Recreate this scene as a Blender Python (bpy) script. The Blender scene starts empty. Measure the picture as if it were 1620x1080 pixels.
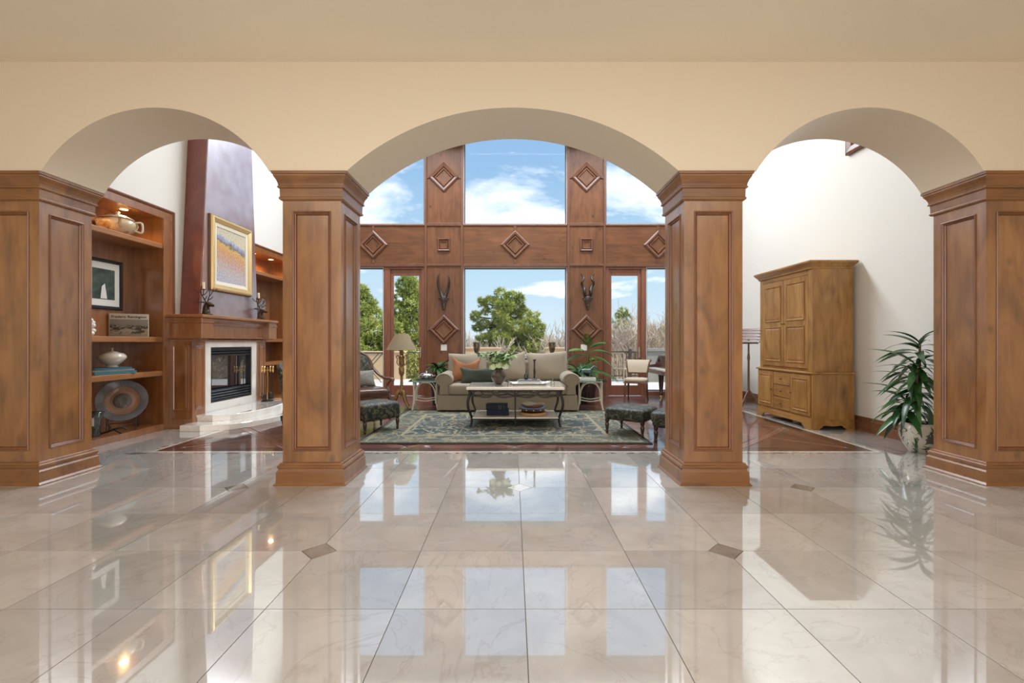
import bpy, bmesh, math, random
from mathutils import Vector, Matrix, Quaternion
R = math.radians
PI = math.pi
S = bpy.context.scene
COL = S.collection

# ---------------------------------------------------------------- camera
cam_d = bpy.data.cameras.new('camera')
cam_d.sensor_width = 36.0
cam_d.lens = 738.0 / 1620.0 * 36.0
cam_d.shift_x = -1.0 / 1620
cam_d.shift_y = 1.0 / 1620
cam_d.clip_start = 0.05
cam_d.clip_end = 2000
cam = bpy.data.objects.new('camera', cam_d)
COL.objects.link(cam)
cam.location = (0, 0, 1.245)
cam.rotation_euler = (R(90), 0, 0)
S.camera = cam

# ---------------------------------------------------------------- view
S.view_settings.view_transform = 'Standard'
S.view_settings.look = 'None'
S.view_settings.gamma = 1.0
S.view_settings.use_curve_mapping = False
S.view_settings.exposure = 0.0
S.cycles.max_bounces = 9
S.cycles.diffuse_bounces = 4
S.cycles.glossy_bounces = 4
S.cycles.transparent_max_bounces = 24
S.cycles.caustics_reflective = True
S.cycles.blur_glossy = 1.0
S.cycles.caustics_refractive = False
S.cycles.sample_clamp_indirect = 6.0

# ---------------------------------------------------------------- world: blue sky with drifting cloud
def world():
    w = bpy.data.worlds.new('sky')
    S.world = w
    w.use_nodes = True
    nt = w.node_tree
    N, L = nt.nodes, nt.links
    N.clear()
    out = N.new('ShaderNodeOutputWorld')
    bg = N.new('ShaderNodeBackground')
    L.new(bg.outputs[0], out.inputs[0])
    tc = N.new('ShaderNodeTexCoord')
    sep = N.new('ShaderNodeSeparateXYZ')
    L.new(tc.outputs['Generated'], sep.inputs[0])
    grad = N.new('ShaderNodeValToRGB')
    L.new(sep.outputs[2], grad.inputs[0])
    cr = grad.color_ramp
    cr.elements[0].position = 0.0
    cr.elements[0].color = (0.76, 0.89, 0.97, 1)
    cr.elements[1].position = 0.60
    cr.elements[1].color = (0.26, 0.46, 0.80, 1)
    e = cr.elements.new(0.16); e.color = (0.52, 0.76, 0.95, 1)
    e = cr.elements.new(0.34); e.color = (0.34, 0.57, 0.86, 1)
    # clouds: project the direction on a flat layer so that they flatten towards the horizon
    mz = N.new('ShaderNodeMath'); mz.operation = 'MAXIMUM'; mz.inputs[1].default_value = 0.02
    L.new(sep.outputs[2], mz.inputs[0])
    az = N.new('ShaderNodeMath'); az.operation = 'ADD'; az.inputs[1].default_value = 0.16
    L.new(mz.outputs[0], az.inputs[0])
    dx = N.new('ShaderNodeMath'); dx.operation = 'DIVIDE'
    dy = N.new('ShaderNodeMath'); dy.operation = 'DIVIDE'
    L.new(sep.outputs[0], dx.inputs[0]); L.new(az.outputs[0], dx.inputs[1])
    L.new(sep.outputs[1], dy.inputs[0]); L.new(az.outputs[0], dy.inputs[1])
    cb = N.new('ShaderNodeCombineXYZ')
    L.new(dx.outputs[0], cb.inputs[0]); L.new(dy.outputs[0], cb.inputs[1])
    mp = N.new('ShaderNodeMapping')
    mp.inputs['Location'].default_value = CLOUD_OFF
    mp.inputs['Scale'].default_value = (0.85, 0.95, 1)
    L.new(cb.outputs[0], mp.inputs[0])
    nz = N.new('ShaderNodeTexNoise')
    nz.inputs['Scale'].default_value = 1.25
    nz.inputs['Detail'].default_value = 9
    nz.inputs['Roughness'].default_value = 0.56
    nz.inputs['Distortion'].default_value = 0.25
    L.new(mp.outputs[0], nz.inputs['Vector'])
    rp = N.new('ShaderNodeValToRGB')
    rp.color_ramp.elements[0].position = 0.505
    rp.color_ramp.elements[0].color = (0, 0, 0, 1)
    rp.color_ramp.elements[1].position = 0.66
    rp.color_ramp.elements[1].color = (1, 1, 1, 1)
    bias = N.new('ShaderNodeValToRGB')
    bias.color_ramp.elements[0].position = 0.0; bias.color_ramp.elements[0].color = (0.0, 0.0, 0.0, 1)
    bias.color_ramp.elements[1].position = 1.0; bias.color_ramp.elements[1].color = (0.38, 0.38, 0.38, 1)
    for p_, v_ in CLOUD_BIAS:
        e = bias.color_ramp.elements.new(p_); e.color = (v_, v_, v_, 1)
    L.new(sep.outputs[2], bias.inputs[0])
    ba = N.new('ShaderNodeMath'); ba.operation = 'MULTIPLY_ADD'; ba.inputs[1].default_value = 0.5; 
    L.new(bias.outputs[0], ba.inputs[0]); L.new(nz.outputs[0], ba.inputs[2])
    bs_ = N.new('ShaderNodeMath'); bs_.operation = 'SUBTRACT'; bs_.inputs[1].default_value = 0.2
    L.new(ba.outputs[0], bs_.inputs[0])
    L.new(bs_.outputs[0], rp.inputs[0])
    mix = N.new('ShaderNodeMixRGB')
    mix.inputs[2].default_value = (1.6, 1.62, 1.65, 1)
    L.new(rp.outputs[0], mix.inputs[0])
    L.new(grad.outputs[0], mix.inputs[1])
    L.new(mix.outputs[0], bg.inputs[0])
    bg.inputs[1].default_value = 1.0
CLOUD_OFF = (5.3, 1.7, 0)
CLOUD_BIAS = ((0.05, 0.10), (0.11, 0.33), (0.17, 0.30), (0.235, 0.62), (0.285, 0.42), (0.33, 0.36))
world()

def light(name, kind, loc, rot, power, color=(1, 1, 1), size=None, size_y=None, **kw):
    d = bpy.data.lights.new(name, kind)
    d.energy = power
    d.color = color
    if kind == 'AREA':
        d.shape = 'RECTANGLE' if size_y else 'DISK'
        d.size = size
        if size_y: d.size_y = size_y
    for k, v in kw.items(): setattr(d, k, v)
    o = bpy.data.objects.new(name, d)
    COL.objects.link(o)
    o.location = loc
    o.rotation_euler = rot
    return o

# sun over the terrace, coming along the window wall so that none of it falls into the room
sun = light('sun', 'SUN', (20, 10, 20), (R(40), R(0), R(0)), 5.0, (1.0, 0.95, 0.86), angle=R(0.6))
sun.rotation_euler = Vector((-0.72, 0.24, -0.65)).to_track_quat('-Z', 'Y').to_euler()
# added fill below the great room ceiling, out of the frame, standing in for daylight
light('great_room_fill', 'AREA', (0, 9.2, 6.3), (R(-20), 0, 0), 640, (0.86, 0.93, 1.0), 8.0, 1.2)
# unseen fill added behind the camera in place of entrance daylight
light('entrance_fill', 'AREA', (0, -3.85, 2.0), (R(90), 0, 0), 250, (1.0, 0.97, 0.93), 7.5, 2.9)
# broad fill added under the foyer ceiling, no fitting behind it
light('foyer_fill', 'AREA', (0, 0.6, 3.6), (0, 0, 0), 95, (1.0, 0.94, 0.86), 7.0, 3.4)

# ---------------------------------------------------------------- node helpers / materials
M = {}
def new_mat(name):
    m = bpy.data.materials.new(name)
    m.use_nodes = True
    nt = m.node_tree
    b = nt.nodes['Principled BSDF']
    M[name] = m
    return m, nt, b

def plain(name, col, rough=0.5, metal=0.0, coat=0.0, coat_r=0.1, spec=0.5, bump=0.0, bscale=40.0, var=0.0, vscale=6.0, sheen=0.0, emit=0.0, trans=0.0):
    m, nt, b = new_mat(name)
    N, L = nt.nodes, nt.links
    b.inputs['Base Color'].default_value = (*col, 1)
    b.inputs['Roughness'].default_value = rough
    b.inputs['Metallic'].default_value = metal
    b.inputs['Specular IOR Level'].default_value = spec
    b.inputs['Coat Weight'].default_value = coat
    b.inputs['Coat Roughness'].default_value = coat_r
    b.inputs['Sheen Weight'].default_value = sheen
    if trans: b.inputs['Transmission Weight'].default_value = trans
    if emit:
        b.inputs['Emission Color'].default_value = (*col, 1)
        b.inputs['Emission Strength'].default_value = emit
    tc = N.new('ShaderNodeTexCoord')
    if var:
        nz = N.new('ShaderNodeTexNoise'); nz.inputs['Scale'].default_value = vscale; nz.inputs['Detail'].default_value = 5
        L.new(tc.outputs['Object'], nz.inputs['Vector'])
        rp = N.new('ShaderNodeValToRGB')
        rp.color_ramp.elements[0].position = 0.3; rp.color_ramp.elements[1].position = 0.7
        rp.color_ramp.elements[0].color = (*[c * (1 - var) for c in col], 1)
        rp.color_ramp.elements[1].color = (*[min(1, c * (1 + var)) for c in col], 1)
        L.new(nz.outputs[0], rp.inputs[0]); L.new(rp.outputs[0], b.inputs['Base Color'])
    if bump:
        nb = N.new('ShaderNodeTexNoise'); nb.inputs['Scale'].default_value = bscale; nb.inputs['Detail'].default_value = 4
        L.new(tc.outputs['Object'], nb.inputs['Vector'])
        bp = N.new('ShaderNodeBump'); bp.inputs['Strength'].default_value = bump; bp.inputs['Distance'].default_value = 0.01
        L.new(nb.outputs[0], bp.inputs['Height']); L.new(bp.outputs[0], b.inputs['Normal'])
    return m

def wood(name, dark, mid, light_, axis='Z', rough=0.42, coat=0.35, coat_r=0.22, coat_ior=1.6, scale=1.0, blotch=0.5, knots=0.0, tone=0.0):
    m, nt, b = new_mat(name)
    N, L = nt.nodes, nt.links
    tc = N.new('ShaderNodeTexCoord')
    oi = N.new('ShaderNodeObjectInfo')
    mul = N.new('ShaderNodeMath'); mul.operation = 'MULTIPLY'; mul.inputs[1].default_value = 37.0
    L.new(oi.outputs['Random'], mul.inputs[0])
    add = N.new('ShaderNodeVectorMath'); add.operation = 'ADD'
    L.new(tc.outputs['Object'], add.inputs[0]); L.new(mul.outputs[0], add.inputs[1])
    mp = N.new('ShaderNodeMapping')
    s = [13 * scale] * 3
    s['XYZ'.index(axis)] = 1.0 * scale
    mp.inputs['Scale'].default_value = s
    L.new(add.outputs[0], mp.inputs[0])
    g = N.new('ShaderNodeTexNoise'); g.inputs['Scale'].default_value = 1.3; g.inputs['Detail'].default_value = 7; g.inputs['Roughness'].default_value = 0.62; g.inputs['Distortion'].default_value = 0.9
    L.new(mp.outputs[0], g.inputs['Vector'])
    mp2 = N.new('ShaderNodeMapping')
    s2 = [4.2 * scale] * 3
    s2['XYZ'.index(axis)] = 1.7 * scale
    mp2.inputs['Scale'].default_value = s2
    L.new(add.outputs[0], mp2.inputs[0])
    n2 = N.new('ShaderNodeTexNoise'); n2.inputs['Scale'].default_value = 1.0; n2.inputs['Detail'].default_value = 4; n2.inputs['Distortion'].default_value = 1.2
    L.new(mp2.outputs[0], n2.inputs['Vector'])
    mx = N.new('ShaderNodeMix'); mx.data_type = 'FLOAT'
    mx.inputs[0].default_value = blotch
    L.new(g.outputs[0], mx.inputs[2]); L.new(n2.outputs[0], mx.inputs[3])
    rp = N.new('ShaderNodeValToRGB')
    rp.color_ramp.elements[0].position = 0.30; rp.color_ramp.elements[0].color = (*dark, 1)
    rp.color_ramp.elements[1].position = 0.70; rp.color_ramp.elements[1].color = (*light_, 1)
    e = rp.color_ramp.elements.new(0.49); e.color = (*mid, 1)
    L.new(mx.outputs[0], rp.inputs[0])
    col = rp.outputs[0]
    if knots:
        vo = N.new('ShaderNodeTexVoronoi'); vo.inputs['Scale'].default_value = 2.3 * scale
        mpk = N.new('ShaderNodeMapping'); sk = [1.5] * 3; sk['XYZ'.index(axis)] = 1.0
        mpk.inputs['Scale'].default_value = sk
        L.new(add.outputs[0], mpk.inputs[0]); L.new(mpk.outputs[0], vo.inputs['Vector'])
        kr = N.new('ShaderNodeValToRGB')
        kr.color_ramp.elements[0].position = 0.02; kr.color_ramp.elements[0].color = (1 - knots, 1 - knots, 1 - knots, 1)
        kr.color_ramp.elements[1].position = 0.13; kr.color_ramp.elements[1].color = (1, 1, 1, 1)
        L.new(vo.outputs['Distance'], kr.inputs[0])
        km = N.new('ShaderNodeMixRGB'); km.blend_type = 'MULTIPLY'; km.inputs[0].default_value = 1
        L.new(col, km.inputs[1]); L.new(kr.outputs[0], km.inputs[2])
        col = km.outputs[0]
    if tone:
        mr = N.new('ShaderNodeMapRange'); mr.inputs[3].default_value = 1 - tone; mr.inputs[4].default_value = 1 + tone
        L.new(oi.outputs['Random'], mr.inputs[0])
        tm = N.new('ShaderNodeMixRGB'); tm.blend_type = 'MULTIPLY'; tm.inputs[0].default_value = 1
        L.new(col, tm.inputs[1]); L.new(mr.outputs[0], tm.inputs[2])
        col = tm.outputs[0]
    L.new(col, b.inputs['Base Color'])
    b.inputs['Roughness'].default_value = rough
    b.inputs['Coat Weight'].default_value = coat
    b.inputs['Coat Roughness'].default_value = coat_r
    b.inputs['Coat IOR'].default_value = coat_ior
    return m

def marble(name, c0, c1, vein, rough=0.08, coat_ior=1.7, veins=0.5, rnd=0.10, coat_r=0.015):
    m, nt, b = new_mat(name)
    N, L = nt.nodes, nt.links
    tc = N.new('ShaderNodeTexCoord')
    oi = N.new('ShaderNodeObjectInfo')
    mul = N.new('ShaderNodeMath'); mul.operation = 'MULTIPLY'; mul.inputs[1].default_value = 53.0
    L.new(oi.outputs['Random'], mul.inputs[0])
    add = N.new('ShaderNodeVectorMath'); add.operation = 'ADD'
    L.new(tc.outputs['Object'], add.inputs[0]); L.new(mul.outputs[0], add.inputs[1])
    n1 = N.new('ShaderNodeTexNoise'); n1.inputs['Scale'].default_value = 2.6; n1.inputs['Detail'].default_value = 7; n1.inputs['Roughness'].default_value = 0.6; n1.inputs['Distortion'].default_value = 0.8
    L.new(add.outputs[0], n1.inputs['Vector'])
    rp = N.new('ShaderNodeValToRGB')
    rp.color_ramp.elements[0].position = 0.32; rp.color_ramp.elements[0].color = (*c0, 1)
    rp.color_ramp.elements[1].position = 0.68; rp.color_ramp.elements[1].color = (*c1, 1)
    L.new(n1.outputs[0], rp.inputs[0])
    n2 = N.new('ShaderNodeTexNoise'); n2.inputs['Scale'].default_value = 1.3; n2.inputs['Detail'].default_value = 8; n2.inputs['Roughness'].default_value = 0.55; n2.inputs['Distortion'].default_value = 2.2
    L.new(add.outputs[0], n2.inputs['Vector'])
    vr = N.new('ShaderNodeValToRGB')
    vr.color_ramp.elements[0].position = 0.487; vr.color_ramp.elements[0].color = (0, 0, 0, 1)
    vr.color_ramp.elements[1].position = 0.512; vr.color_ramp.elements[1].color = (0, 0, 0, 1)
    e = vr.color_ramp.elements.new(0.50); e.color = (veins, veins, veins, 1)
    L.new(n2.outputs[0], vr.inputs[0])
    vm = N.new('ShaderNodeMixRGB'); vm.inputs[2].default_value = (*vein, 1)
    L.new(vr.outputs[0], vm.inputs[0]); L.new(rp.outputs[0], vm.inputs[1])
    # whole-tile tone
    mr = N.new('ShaderNodeMapRange'); mr.inputs[3].default_value = 1 - rnd; mr.inputs[4].default_value = 1 + rnd * 0.6
    L.new(oi.outputs['Random'], mr.inputs[0])
    tm = N.new('ShaderNodeMixRGB'); tm.blend_type = 'MULTIPLY'; tm.inputs[0].default_value = 1
    L.new(vm.outputs[0], tm.inputs[1]); L.new(mr.outputs[0], tm.inputs[2])
    L.new(tm.outputs[0], b.inputs['Base Color'])
    b.inputs['Roughness'].default_value = rough
    b.inputs['Coat Weight'].default_value = 1.0
    b.inputs['Coat Roughness'].default_value = coat_r
    b.inputs['Coat IOR'].default_value = coat_ior
    b.inputs['Specular IOR Level'].default_value = 0.3
    return m

def glass(name, tint=(1, 1, 1), ior=1.45, rough=0.0):
    m = bpy.data.materials.new(name); m.use_nodes = True; M[name] = m
    nt = m.node_tree; N, L = nt.nodes, nt.links
    N.clear()
    out = N.new('ShaderNodeOutputMaterial')
    tr = N.new('ShaderNodeBsdfTransparent'); tr.inputs[0].default_value = (*tint, 1)
    gl = N.new('ShaderNodeBsdfGlossy'); gl.inputs['Roughness'].default_value = rough
    fr = N.new('ShaderNodeFresnel'); fr.inputs[0].default_value = ior
    mx = N.new('ShaderNodeMixShader')
    L.new(fr.outputs[0], mx.inputs[0]); L.new(tr.outputs[0], mx.inputs[1]); L.new(gl.outputs[0], mx.inputs[2])
    L.new(mx.outputs[0], out.inputs[0])
    return m

def ramp_mat(name, build, rough=0.8, sheen=0.0, bump=0.0, bscale=300.0, coat=0.0):
    """build(nt, texcoord) returns a colour socket"""
    m, nt, b = new_mat(name)
    tc = nt.nodes.new('ShaderNodeTexCoord')
    c = build(nt, tc)
    nt.links.new(c, b.inputs['Base Color'])
    b.inputs['Roughness'].default_value = rough
    b.inputs['Sheen Weight'].default_value = sheen
    b.inputs['Coat Weight'].default_value = coat
    if bump:
        nb = nt.nodes.new('ShaderNodeTexNoise'); nb.inputs['Scale'].default_value = bscale
        nt.links.new(tc.outputs['Object'], nb.inputs['Vector'])
        bp = nt.nodes.new('ShaderNodeBump'); bp.inputs['Strength'].default_value = bump; bp.inputs['Distance'].default_value = 0.004
        nt.links.new(nb.outputs[0], bp.inputs['Height']); nt.links.new(bp.outputs[0], b.inputs['Normal'])
    return m

def nd(nt, kind, **inp):
    n = nt.nodes.new('ShaderNode' + kind)
    for k, v in inp.items(): n.inputs[k].default_value = v
    return n
def ramp(nt, src, stops):
    n = nt.nodes.new('ShaderNodeValToRGB')
    n.color_ramp.elements[0].position = stops[0][0]; n.color_ramp.elements[0].color = (*stops[0][1], 1)
    n.color_ramp.elements[1].position = stops[-1][0]; n.color_ramp.elements[1].color = (*stops[-1][1], 1)
    for p, c in stops[1:-1]:
        e = n.color_ramp.elements.new(p); e.color = (*c, 1)
    nt.links.new(src, n.inputs[0])
    return n.outputs[0]
def mixc(nt, f, a, b, mode='MIX'):
    n = nt.nodes.new('ShaderNodeMixRGB'); n.blend_type = mode
    for i, s in enumerate((f, a, b)):
        if isinstance(s, (int, float)): n.inputs[i].default_value = s
        elif isinstance(s, tuple): n.inputs[i].default_value = (*s, 1)
        else: nt.links.new(s, n.inputs[i])
    return n.outputs[0]

# paints, stone, timber
plain('paint', (0.76, 0.65, 0.505), 0.42, bump=0.06, bscale=60)
plain('paint_great', (0.735, 0.71, 0.655), 0.7, bump=0.06, bscale=60)
plain('paint_ceiling', (0.88, 0.78, 0.62), 0.8)
marble('marble', (0.445, 0.432, 0.405), (0.545, 0.532, 0.505), (0.34, 0.305, 0.265), coat_ior=2.6, veins=0.35, rnd=0.13)
marble('marble_white', (0.74, 0.70, 0.64), (0.84, 0.80, 0.75), (0.55, 0.50, 0.44), coat_ior=1.7, veins=0.4)
marble('stone_dark', (0.20, 0.175, 0.15), (0.29, 0.26, 0.225), (0.12, 0.10, 0.09), coat_ior=1.6)
plain('grout', (0.20, 0.175, 0.145), 0.8)
wood('alder', (0.125, 0.044, 0.009), (0.255, 0.100, 0.021), (0.365, 0.160, 0.040), blotch=0.62, coat=0.8, coat_r=0.22, coat_ior=2.05, knots=0.45)
wood('alder_h', (0.12, 0.044, 0.011), (0.215, 0.086, 0.022), (0.30, 0.132, 0.038), axis='X', blotch=0.55, coat=0.45, coat_r=0.28, coat_ior=1.8, knots=0.35)
wood('alder_y', (0.12, 0.044, 0.011), (0.215, 0.086, 0.022), (0.30, 0.132, 0.038), axis='Y', blotch=0.55, coat=0.45, coat_r=0.28, coat_ior=1.8)
wood('window_wood', (0.070, 0.023, 0.008), (0.145, 0.052, 0.018), (0.22, 0.085, 0.032), blotch=0.45, knots=0.7, coat=0.15)
wood('window_wood_h', (0.070, 0.023, 0.008), (0.140, 0.050, 0.017), (0.21, 0.080, 0.030), axis='X', blotch=0.45, knots=0.7, coat=0.15)
wood('window_trim', (0.085, 0.030, 0.016), (0.14, 0.052, 0.026), (0.19, 0.075, 0.040), blotch=0.4, coat=0.2)
wood('door_wood', (0.16, 0.055, 0.030), (0.23, 0.085, 0.048), (0.29, 0.115, 0.066), blotch=0.3, coat=0.2)
wood('armoire', (0.15, 0.062, 0.013), (0.31, 0.145, 0.032), (0.46, 0.245, 0.066), blotch=0.55, coat=0.4, coat_r=0.25, coat_ior=1.6)
wood('armoire_h', (0.15, 0.062, 0.013), (0.31, 0.145, 0.032), (0.46, 0.245, 0.066), axis='X', blotch=0.55, coat=0.4, coat_r=0.25, coat_ior=1.6)
wood('parquet', (0.045, 0.015, 0.010), (0.115, 0.040, 0.027), (0.21, 0.085, 0.058), axis='X', blotch=0.25, scale=1.6, rough=0.35, coat=0.85, coat_r=0.07, coat_ior=1.6, tone=0.6)
wood('parquet_band', (0.10, 0.036, 0.024), (0.20, 0.076, 0.050), (0.30, 0.130, 0.088), axis='X', blotch=0.25, scale=1.6, rough=0.35, coat=0.85, coat_r=0.07, coat_ior=1.6, tone=0.2)
wood('dark_wood', (0.020, 0.009, 0.006), (0.045, 0.018, 0.011), (0.075, 0.030, 0.018), rough=0.3, coat=0.4)
wood('walnut', (0.07, 0.026, 0.013), (0.13, 0.050, 0.024), (0.20, 0.080, 0.038), rough=0.3, coat=0.5)
wood('mahogany', (0.030, 0.010, 0.009), (0.055, 0.018, 0.016), (0.085, 0.030, 0.026), axis='X', rough=0.25, coat=0.4, coat_r=0.1)
plain('window_metal', (0.10, 0.085, 0.085), 0.4)
plain('window_metal_light', (0.62, 0.58, 0.58), 0.4)
glass('pane_glass', ior=1.085)
glass('table_glass', (0.62, 0.84, 0.82), 1.6)
glass('clear_glass', (0.93, 0.95, 0.94), 1.4)

# ---------------------------------------------------------------- mesh builder
class MB:
    def __init__(self):
        self.v = []; self.f = []
    def add(self, vs, fs):
        o = len(self.v)
        self.v += [tuple(p) for p in vs]
        self.f += [tuple(i + o for i in f) for f in fs]
        return self
    def box(self, x0, x1, y0, y1, z0, z1):
        vs = [(x0,y0,z0),(x1,y0,z0),(x1,y1,z0),(x0,y1,z0),(x0,y0,z1),(x1,y0,z1),(x1,y1,z1),(x0,y1,z1)]
        return self.add(vs, [(0,3,2,1),(4,5,6,7),(0,1,5,4),(1,2,6,5),(2,3,7,6),(3,0,4,7)])
    def cbox(self, c, s, rot=None):
        h = [k / 2 for k in s]
        vs = []
        for z in (-1, 1):
            for x, y in ((-1,-1),(1,-1),(1,1),(-1,1)):
                p = Vector((x*h[0], y*h[1], z*h[2]))
                if rot is not None: p = rot @ p
                vs.append(p + Vector(c))
        return self.add(vs, [(0,3,2,1),(4,5,6,7),(0,1,5,4),(1,2,6,5),(2,3,7,6),(3,0,4,7)])
    def prism(self, poly, axis, a, b):
        """poly: 2D outline; axis: 'X','Y','Z' extrusion axis"""
        def p3(u, v, w):
            return {'X': (w, u, v), 'Y': (u, w, v), 'Z': (u, v, w)}[axis]
        n = len(poly)
        vs = [p3(u, v, a) for u, v in poly] + [p3(u, v, b) for u, v in poly]
        fs = [tuple(range(n))[::-1], tuple(range(n, 2*n))]
        fs += [(i, (i+1) % n, n + (i+1) % n, n + i) for i in range(n)]
        return self.add(vs, fs)
    def lathe(self, prof, c=(0,0,0), seg=24, sx=1, sy=1, a0=0, cap=True):
        """prof: (radius, z) from bottom to top"""
        vs = []
        for r, z in prof:
            for k in range(seg):
                a = a0 + 2 * PI * k / seg
                vs.append((c[0] + r*sx*math.cos(a), c[1] + r*sy*math.sin(a), c[2] + z))
        fs = []
        for i in range(len(prof) - 1):
            for k in range(seg):
                k2 = (k+1) % seg
                fs.append((i*seg+k, i*seg+k2, (i+1)*seg+k2, (i+1)*seg+k))
        if cap:
            fs.append(tuple(range(seg))[::-1])
            fs.append(tuple(range((len(prof)-1)*seg, len(prof)*seg)))
        return self.add(vs, fs)
    def tube(self, pts, r, seg=8, closed=False, flat=None):
        pts = [Vector(p) for p in pts]
        n = len(pts)
        rs = r if isinstance(r, (list, tuple)) else [r] * n
        vs, fs = [], []
        up = None
        for i, p in enumerate(pts):
            if closed: t = pts[(i+1) % n] - pts[i-1]
            else: t = pts[min(i+1, n-1)] - pts[max(i-1, 0)]
            t = t.normalized() if t.length > 1e-9 else Vector((0,0,1))
            if up is None:
                up = Vector((0,0,1)) if abs(t.z) < 0.9 else Vector((1,0,0))
            s = t.cross(up)
            if s.length < 1e-6: s = t.cross(Vector((0,1,0.3)))
            s.normalize()
            up = s.cross(t).normalized()
            fl = flat if flat else 1.0
            for k in range(seg):
                a = 2 * PI * k / seg + PI / seg
                vs.append(p + s * (math.cos(a) * rs[i]) + up * (math.sin(a) * rs[i] * fl))
        m = n if closed else n - 1
        for i in range(m):
            j = (i+1) % n
            for k in range(seg):
                k2 = (k+1) % seg
                fs.append((i*seg+k, i*seg+k2, j*seg+k2, j*seg+k))
        if not closed:
            fs.append(tuple(range(seg))[::-1])
            fs.append(tuple(range((n-1)*seg, n*seg)))
        return self.add(vs, fs)
    def sell(self, c, s, e1=0.5, e2=0.5, nu=20, nv=12, rot=None):
        """superellipsoid, s = half sizes; e small = boxy"""
        def sp(x, e): return math.copysign(abs(x) ** e, x)
        vs = []
        for i in range(nv + 1):
            ph = -PI/2 + PI * i / nv
            for k in range(nu):
                th = 2 * PI * k / nu
                p = Vector((s[0]*sp(math.cos(ph), e1)*sp(math.cos(th), e2), s[1]*sp(math.cos(ph), e1)*sp(math.sin(th), e2), s[2]*sp(math.sin(ph), e1)))
                if rot is not None: p = rot @ p
                vs.append(p + Vector(c))
        fs = []
        for i in range(nv):
            for k in range(nu):
                k2 = (k+1) % nu
                fs.append((i*nu+k, i*nu+k2, (i+1)*nu+k2, (i+1)*nu+k))
        return self.add(vs, fs)
    def loops(self, rings, cap0=False, cap1=False):
        """rings: equal-length closed vertex loops, joined one to the next"""
        n = len(rings[0])
        vs = [p for r in rings for p in r]
        fs = []
        for i in range(len(rings) - 1):
            for k in range(n):
                k2 = (k+1) % n
                fs.append((i*n+k, i*n+k2, (i+1)*n+k2, (i+1)*n+k))
        if cap0: fs.append(tuple(range(n))[::-1])
        if cap1: fs.append(tuple(range((len(rings)-1)*n, len(rings)*n)))
        return self.add(vs, fs)
    def rect_rings(self, o, u, v, nrm, W, H, prof, cap0=False, cap1=False):
        """rings of a W x H rectangle with corner o; prof = (inset, height along nrm)"""
        o, u, v, nrm = Vector(o), Vector(u), Vector(v), Vector(nrm)
        rings = []
        for d, h in prof:
            b = o + nrm * h
            rings.append([b+u*d+v*d, b+u*(W-d)+v*d, b+u*(W-d)+v*(H-d), b+u*d+v*(H-d)])
        return self.loops(rings, cap0, cap1)
    def hbox(self, hx, hy, prof, c=(0,0), cap0=True, cap1=True):
        """stack of horizontal rectangles: prof = (projection, z)"""
        rings = []
        for p, z in prof:
            x, y = hx + p, hy + p
            rings.append([(c[0]-x, c[1]-y, z), (c[0]+x, c[1]-y, z), (c[0]+x, c[1]+y, z), (c[0]-x, c[1]+y, z)])
        return self.loops(rings, cap0, cap1)
    def mesh(self, name, smooth=None, fix=True, weld=False):
        me = bpy.data.meshes.new(name)
        me.from_pydata([tuple(p) for p in self.v], [], self.f)
        if fix or weld:
            bm = bmesh.new(); bm.from_mesh(me)
            if weld: bmesh.ops.remove_doubles(bm, verts=bm.verts, dist=0.0004)
            if fix: bmesh.ops.recalc_face_normals(bm, faces=bm.faces)
            bm.to_mesh(me); bm.free()
        if smooth is not None:
            me.polygons.foreach_set('use_smooth', [True] * len(me.polygons))
            me.set_sharp_from_angle(angle=R(smooth))
        me.update()
        return me
    def build(self, name, mat, parent=None, smooth=None, bev=0.0, bseg=2, fix=True, weld=False, loc=None, rot=None):
        me = self.mesh(name, smooth, fix, weld)
        me.materials.append(M[mat] if isinstance(mat, str) else mat)
        return put(name, me, parent, loc, rot, bev, bseg)

def put(name, me, parent=None, loc=None, rot=None, bev=0.0, bseg=2):
    o = bpy.data.objects.new(name, me)
    COL.objects.link(o)
    if parent is not None: o.parent = parent
    if loc is not None: o.location = loc
    if rot is not None: o.rotation_euler = rot
    if bev:
        b = o.modifiers.new('bevel', 'BEVEL'); b.width = bev; b.segments = bseg; b.limit_method = 'ANGLE'; b.angle_limit = R(35)
    return o

def tag(o, label, cat, group=None):
    o['label'] = label; o['category'] = cat
    if group: o['group'] = group
    return o
def thing(name, label, cat, loc=(0,0,0), rz=0, group=None):
    o = bpy.data.objects.new(name, None)
    COL.objects.link(o)
    o.empty_display_size = 0.1
    o.location = loc; o.rotation_euler = (0, 0, R(rz))
    return tag(o, label, cat, group)
def struct(o):
    o['kind'] = 'structure'
    return o
def copy_tree(o, parent=None):
    c = o.copy(); COL.objects.link(c)
    if parent is not None: c.parent = parent
    for ch in list(o.children): copy_tree(ch, c)
    return c
def bez(p0, p1, p2, p3, n=10):
    p0, p1, p2, p3 = map(Vector, (p0, p1, p2, p3))
    out = []
    for i in range(n + 1):
        t = i / n
        out.append(p0*(1-t)**3 + p1*3*t*(1-t)**2 + p2*3*t*t*(1-t) + p3*t**3)
    return out
def smooth_path(pts, n=6):
    """Catmull-Rom through the points"""
    P = [Vector(p) for p in pts]
    P = [P[0]*2 - P[1]] + P + [P[-1]*2 - P[-2]]
    out = []
    for i in range(1, len(P) - 2):
        for k in range(n):
            t = k / n
            a, b, c, d = P[i-1], P[i], P[i+1], P[i+2]
            out.append(0.5 * ((2*b) + (c-a)*t + (2*a-5*b+4*c-d)*t*t + (3*b-a-3*c+d)*t**3))
    out.append(P[-2])
    return out
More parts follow.
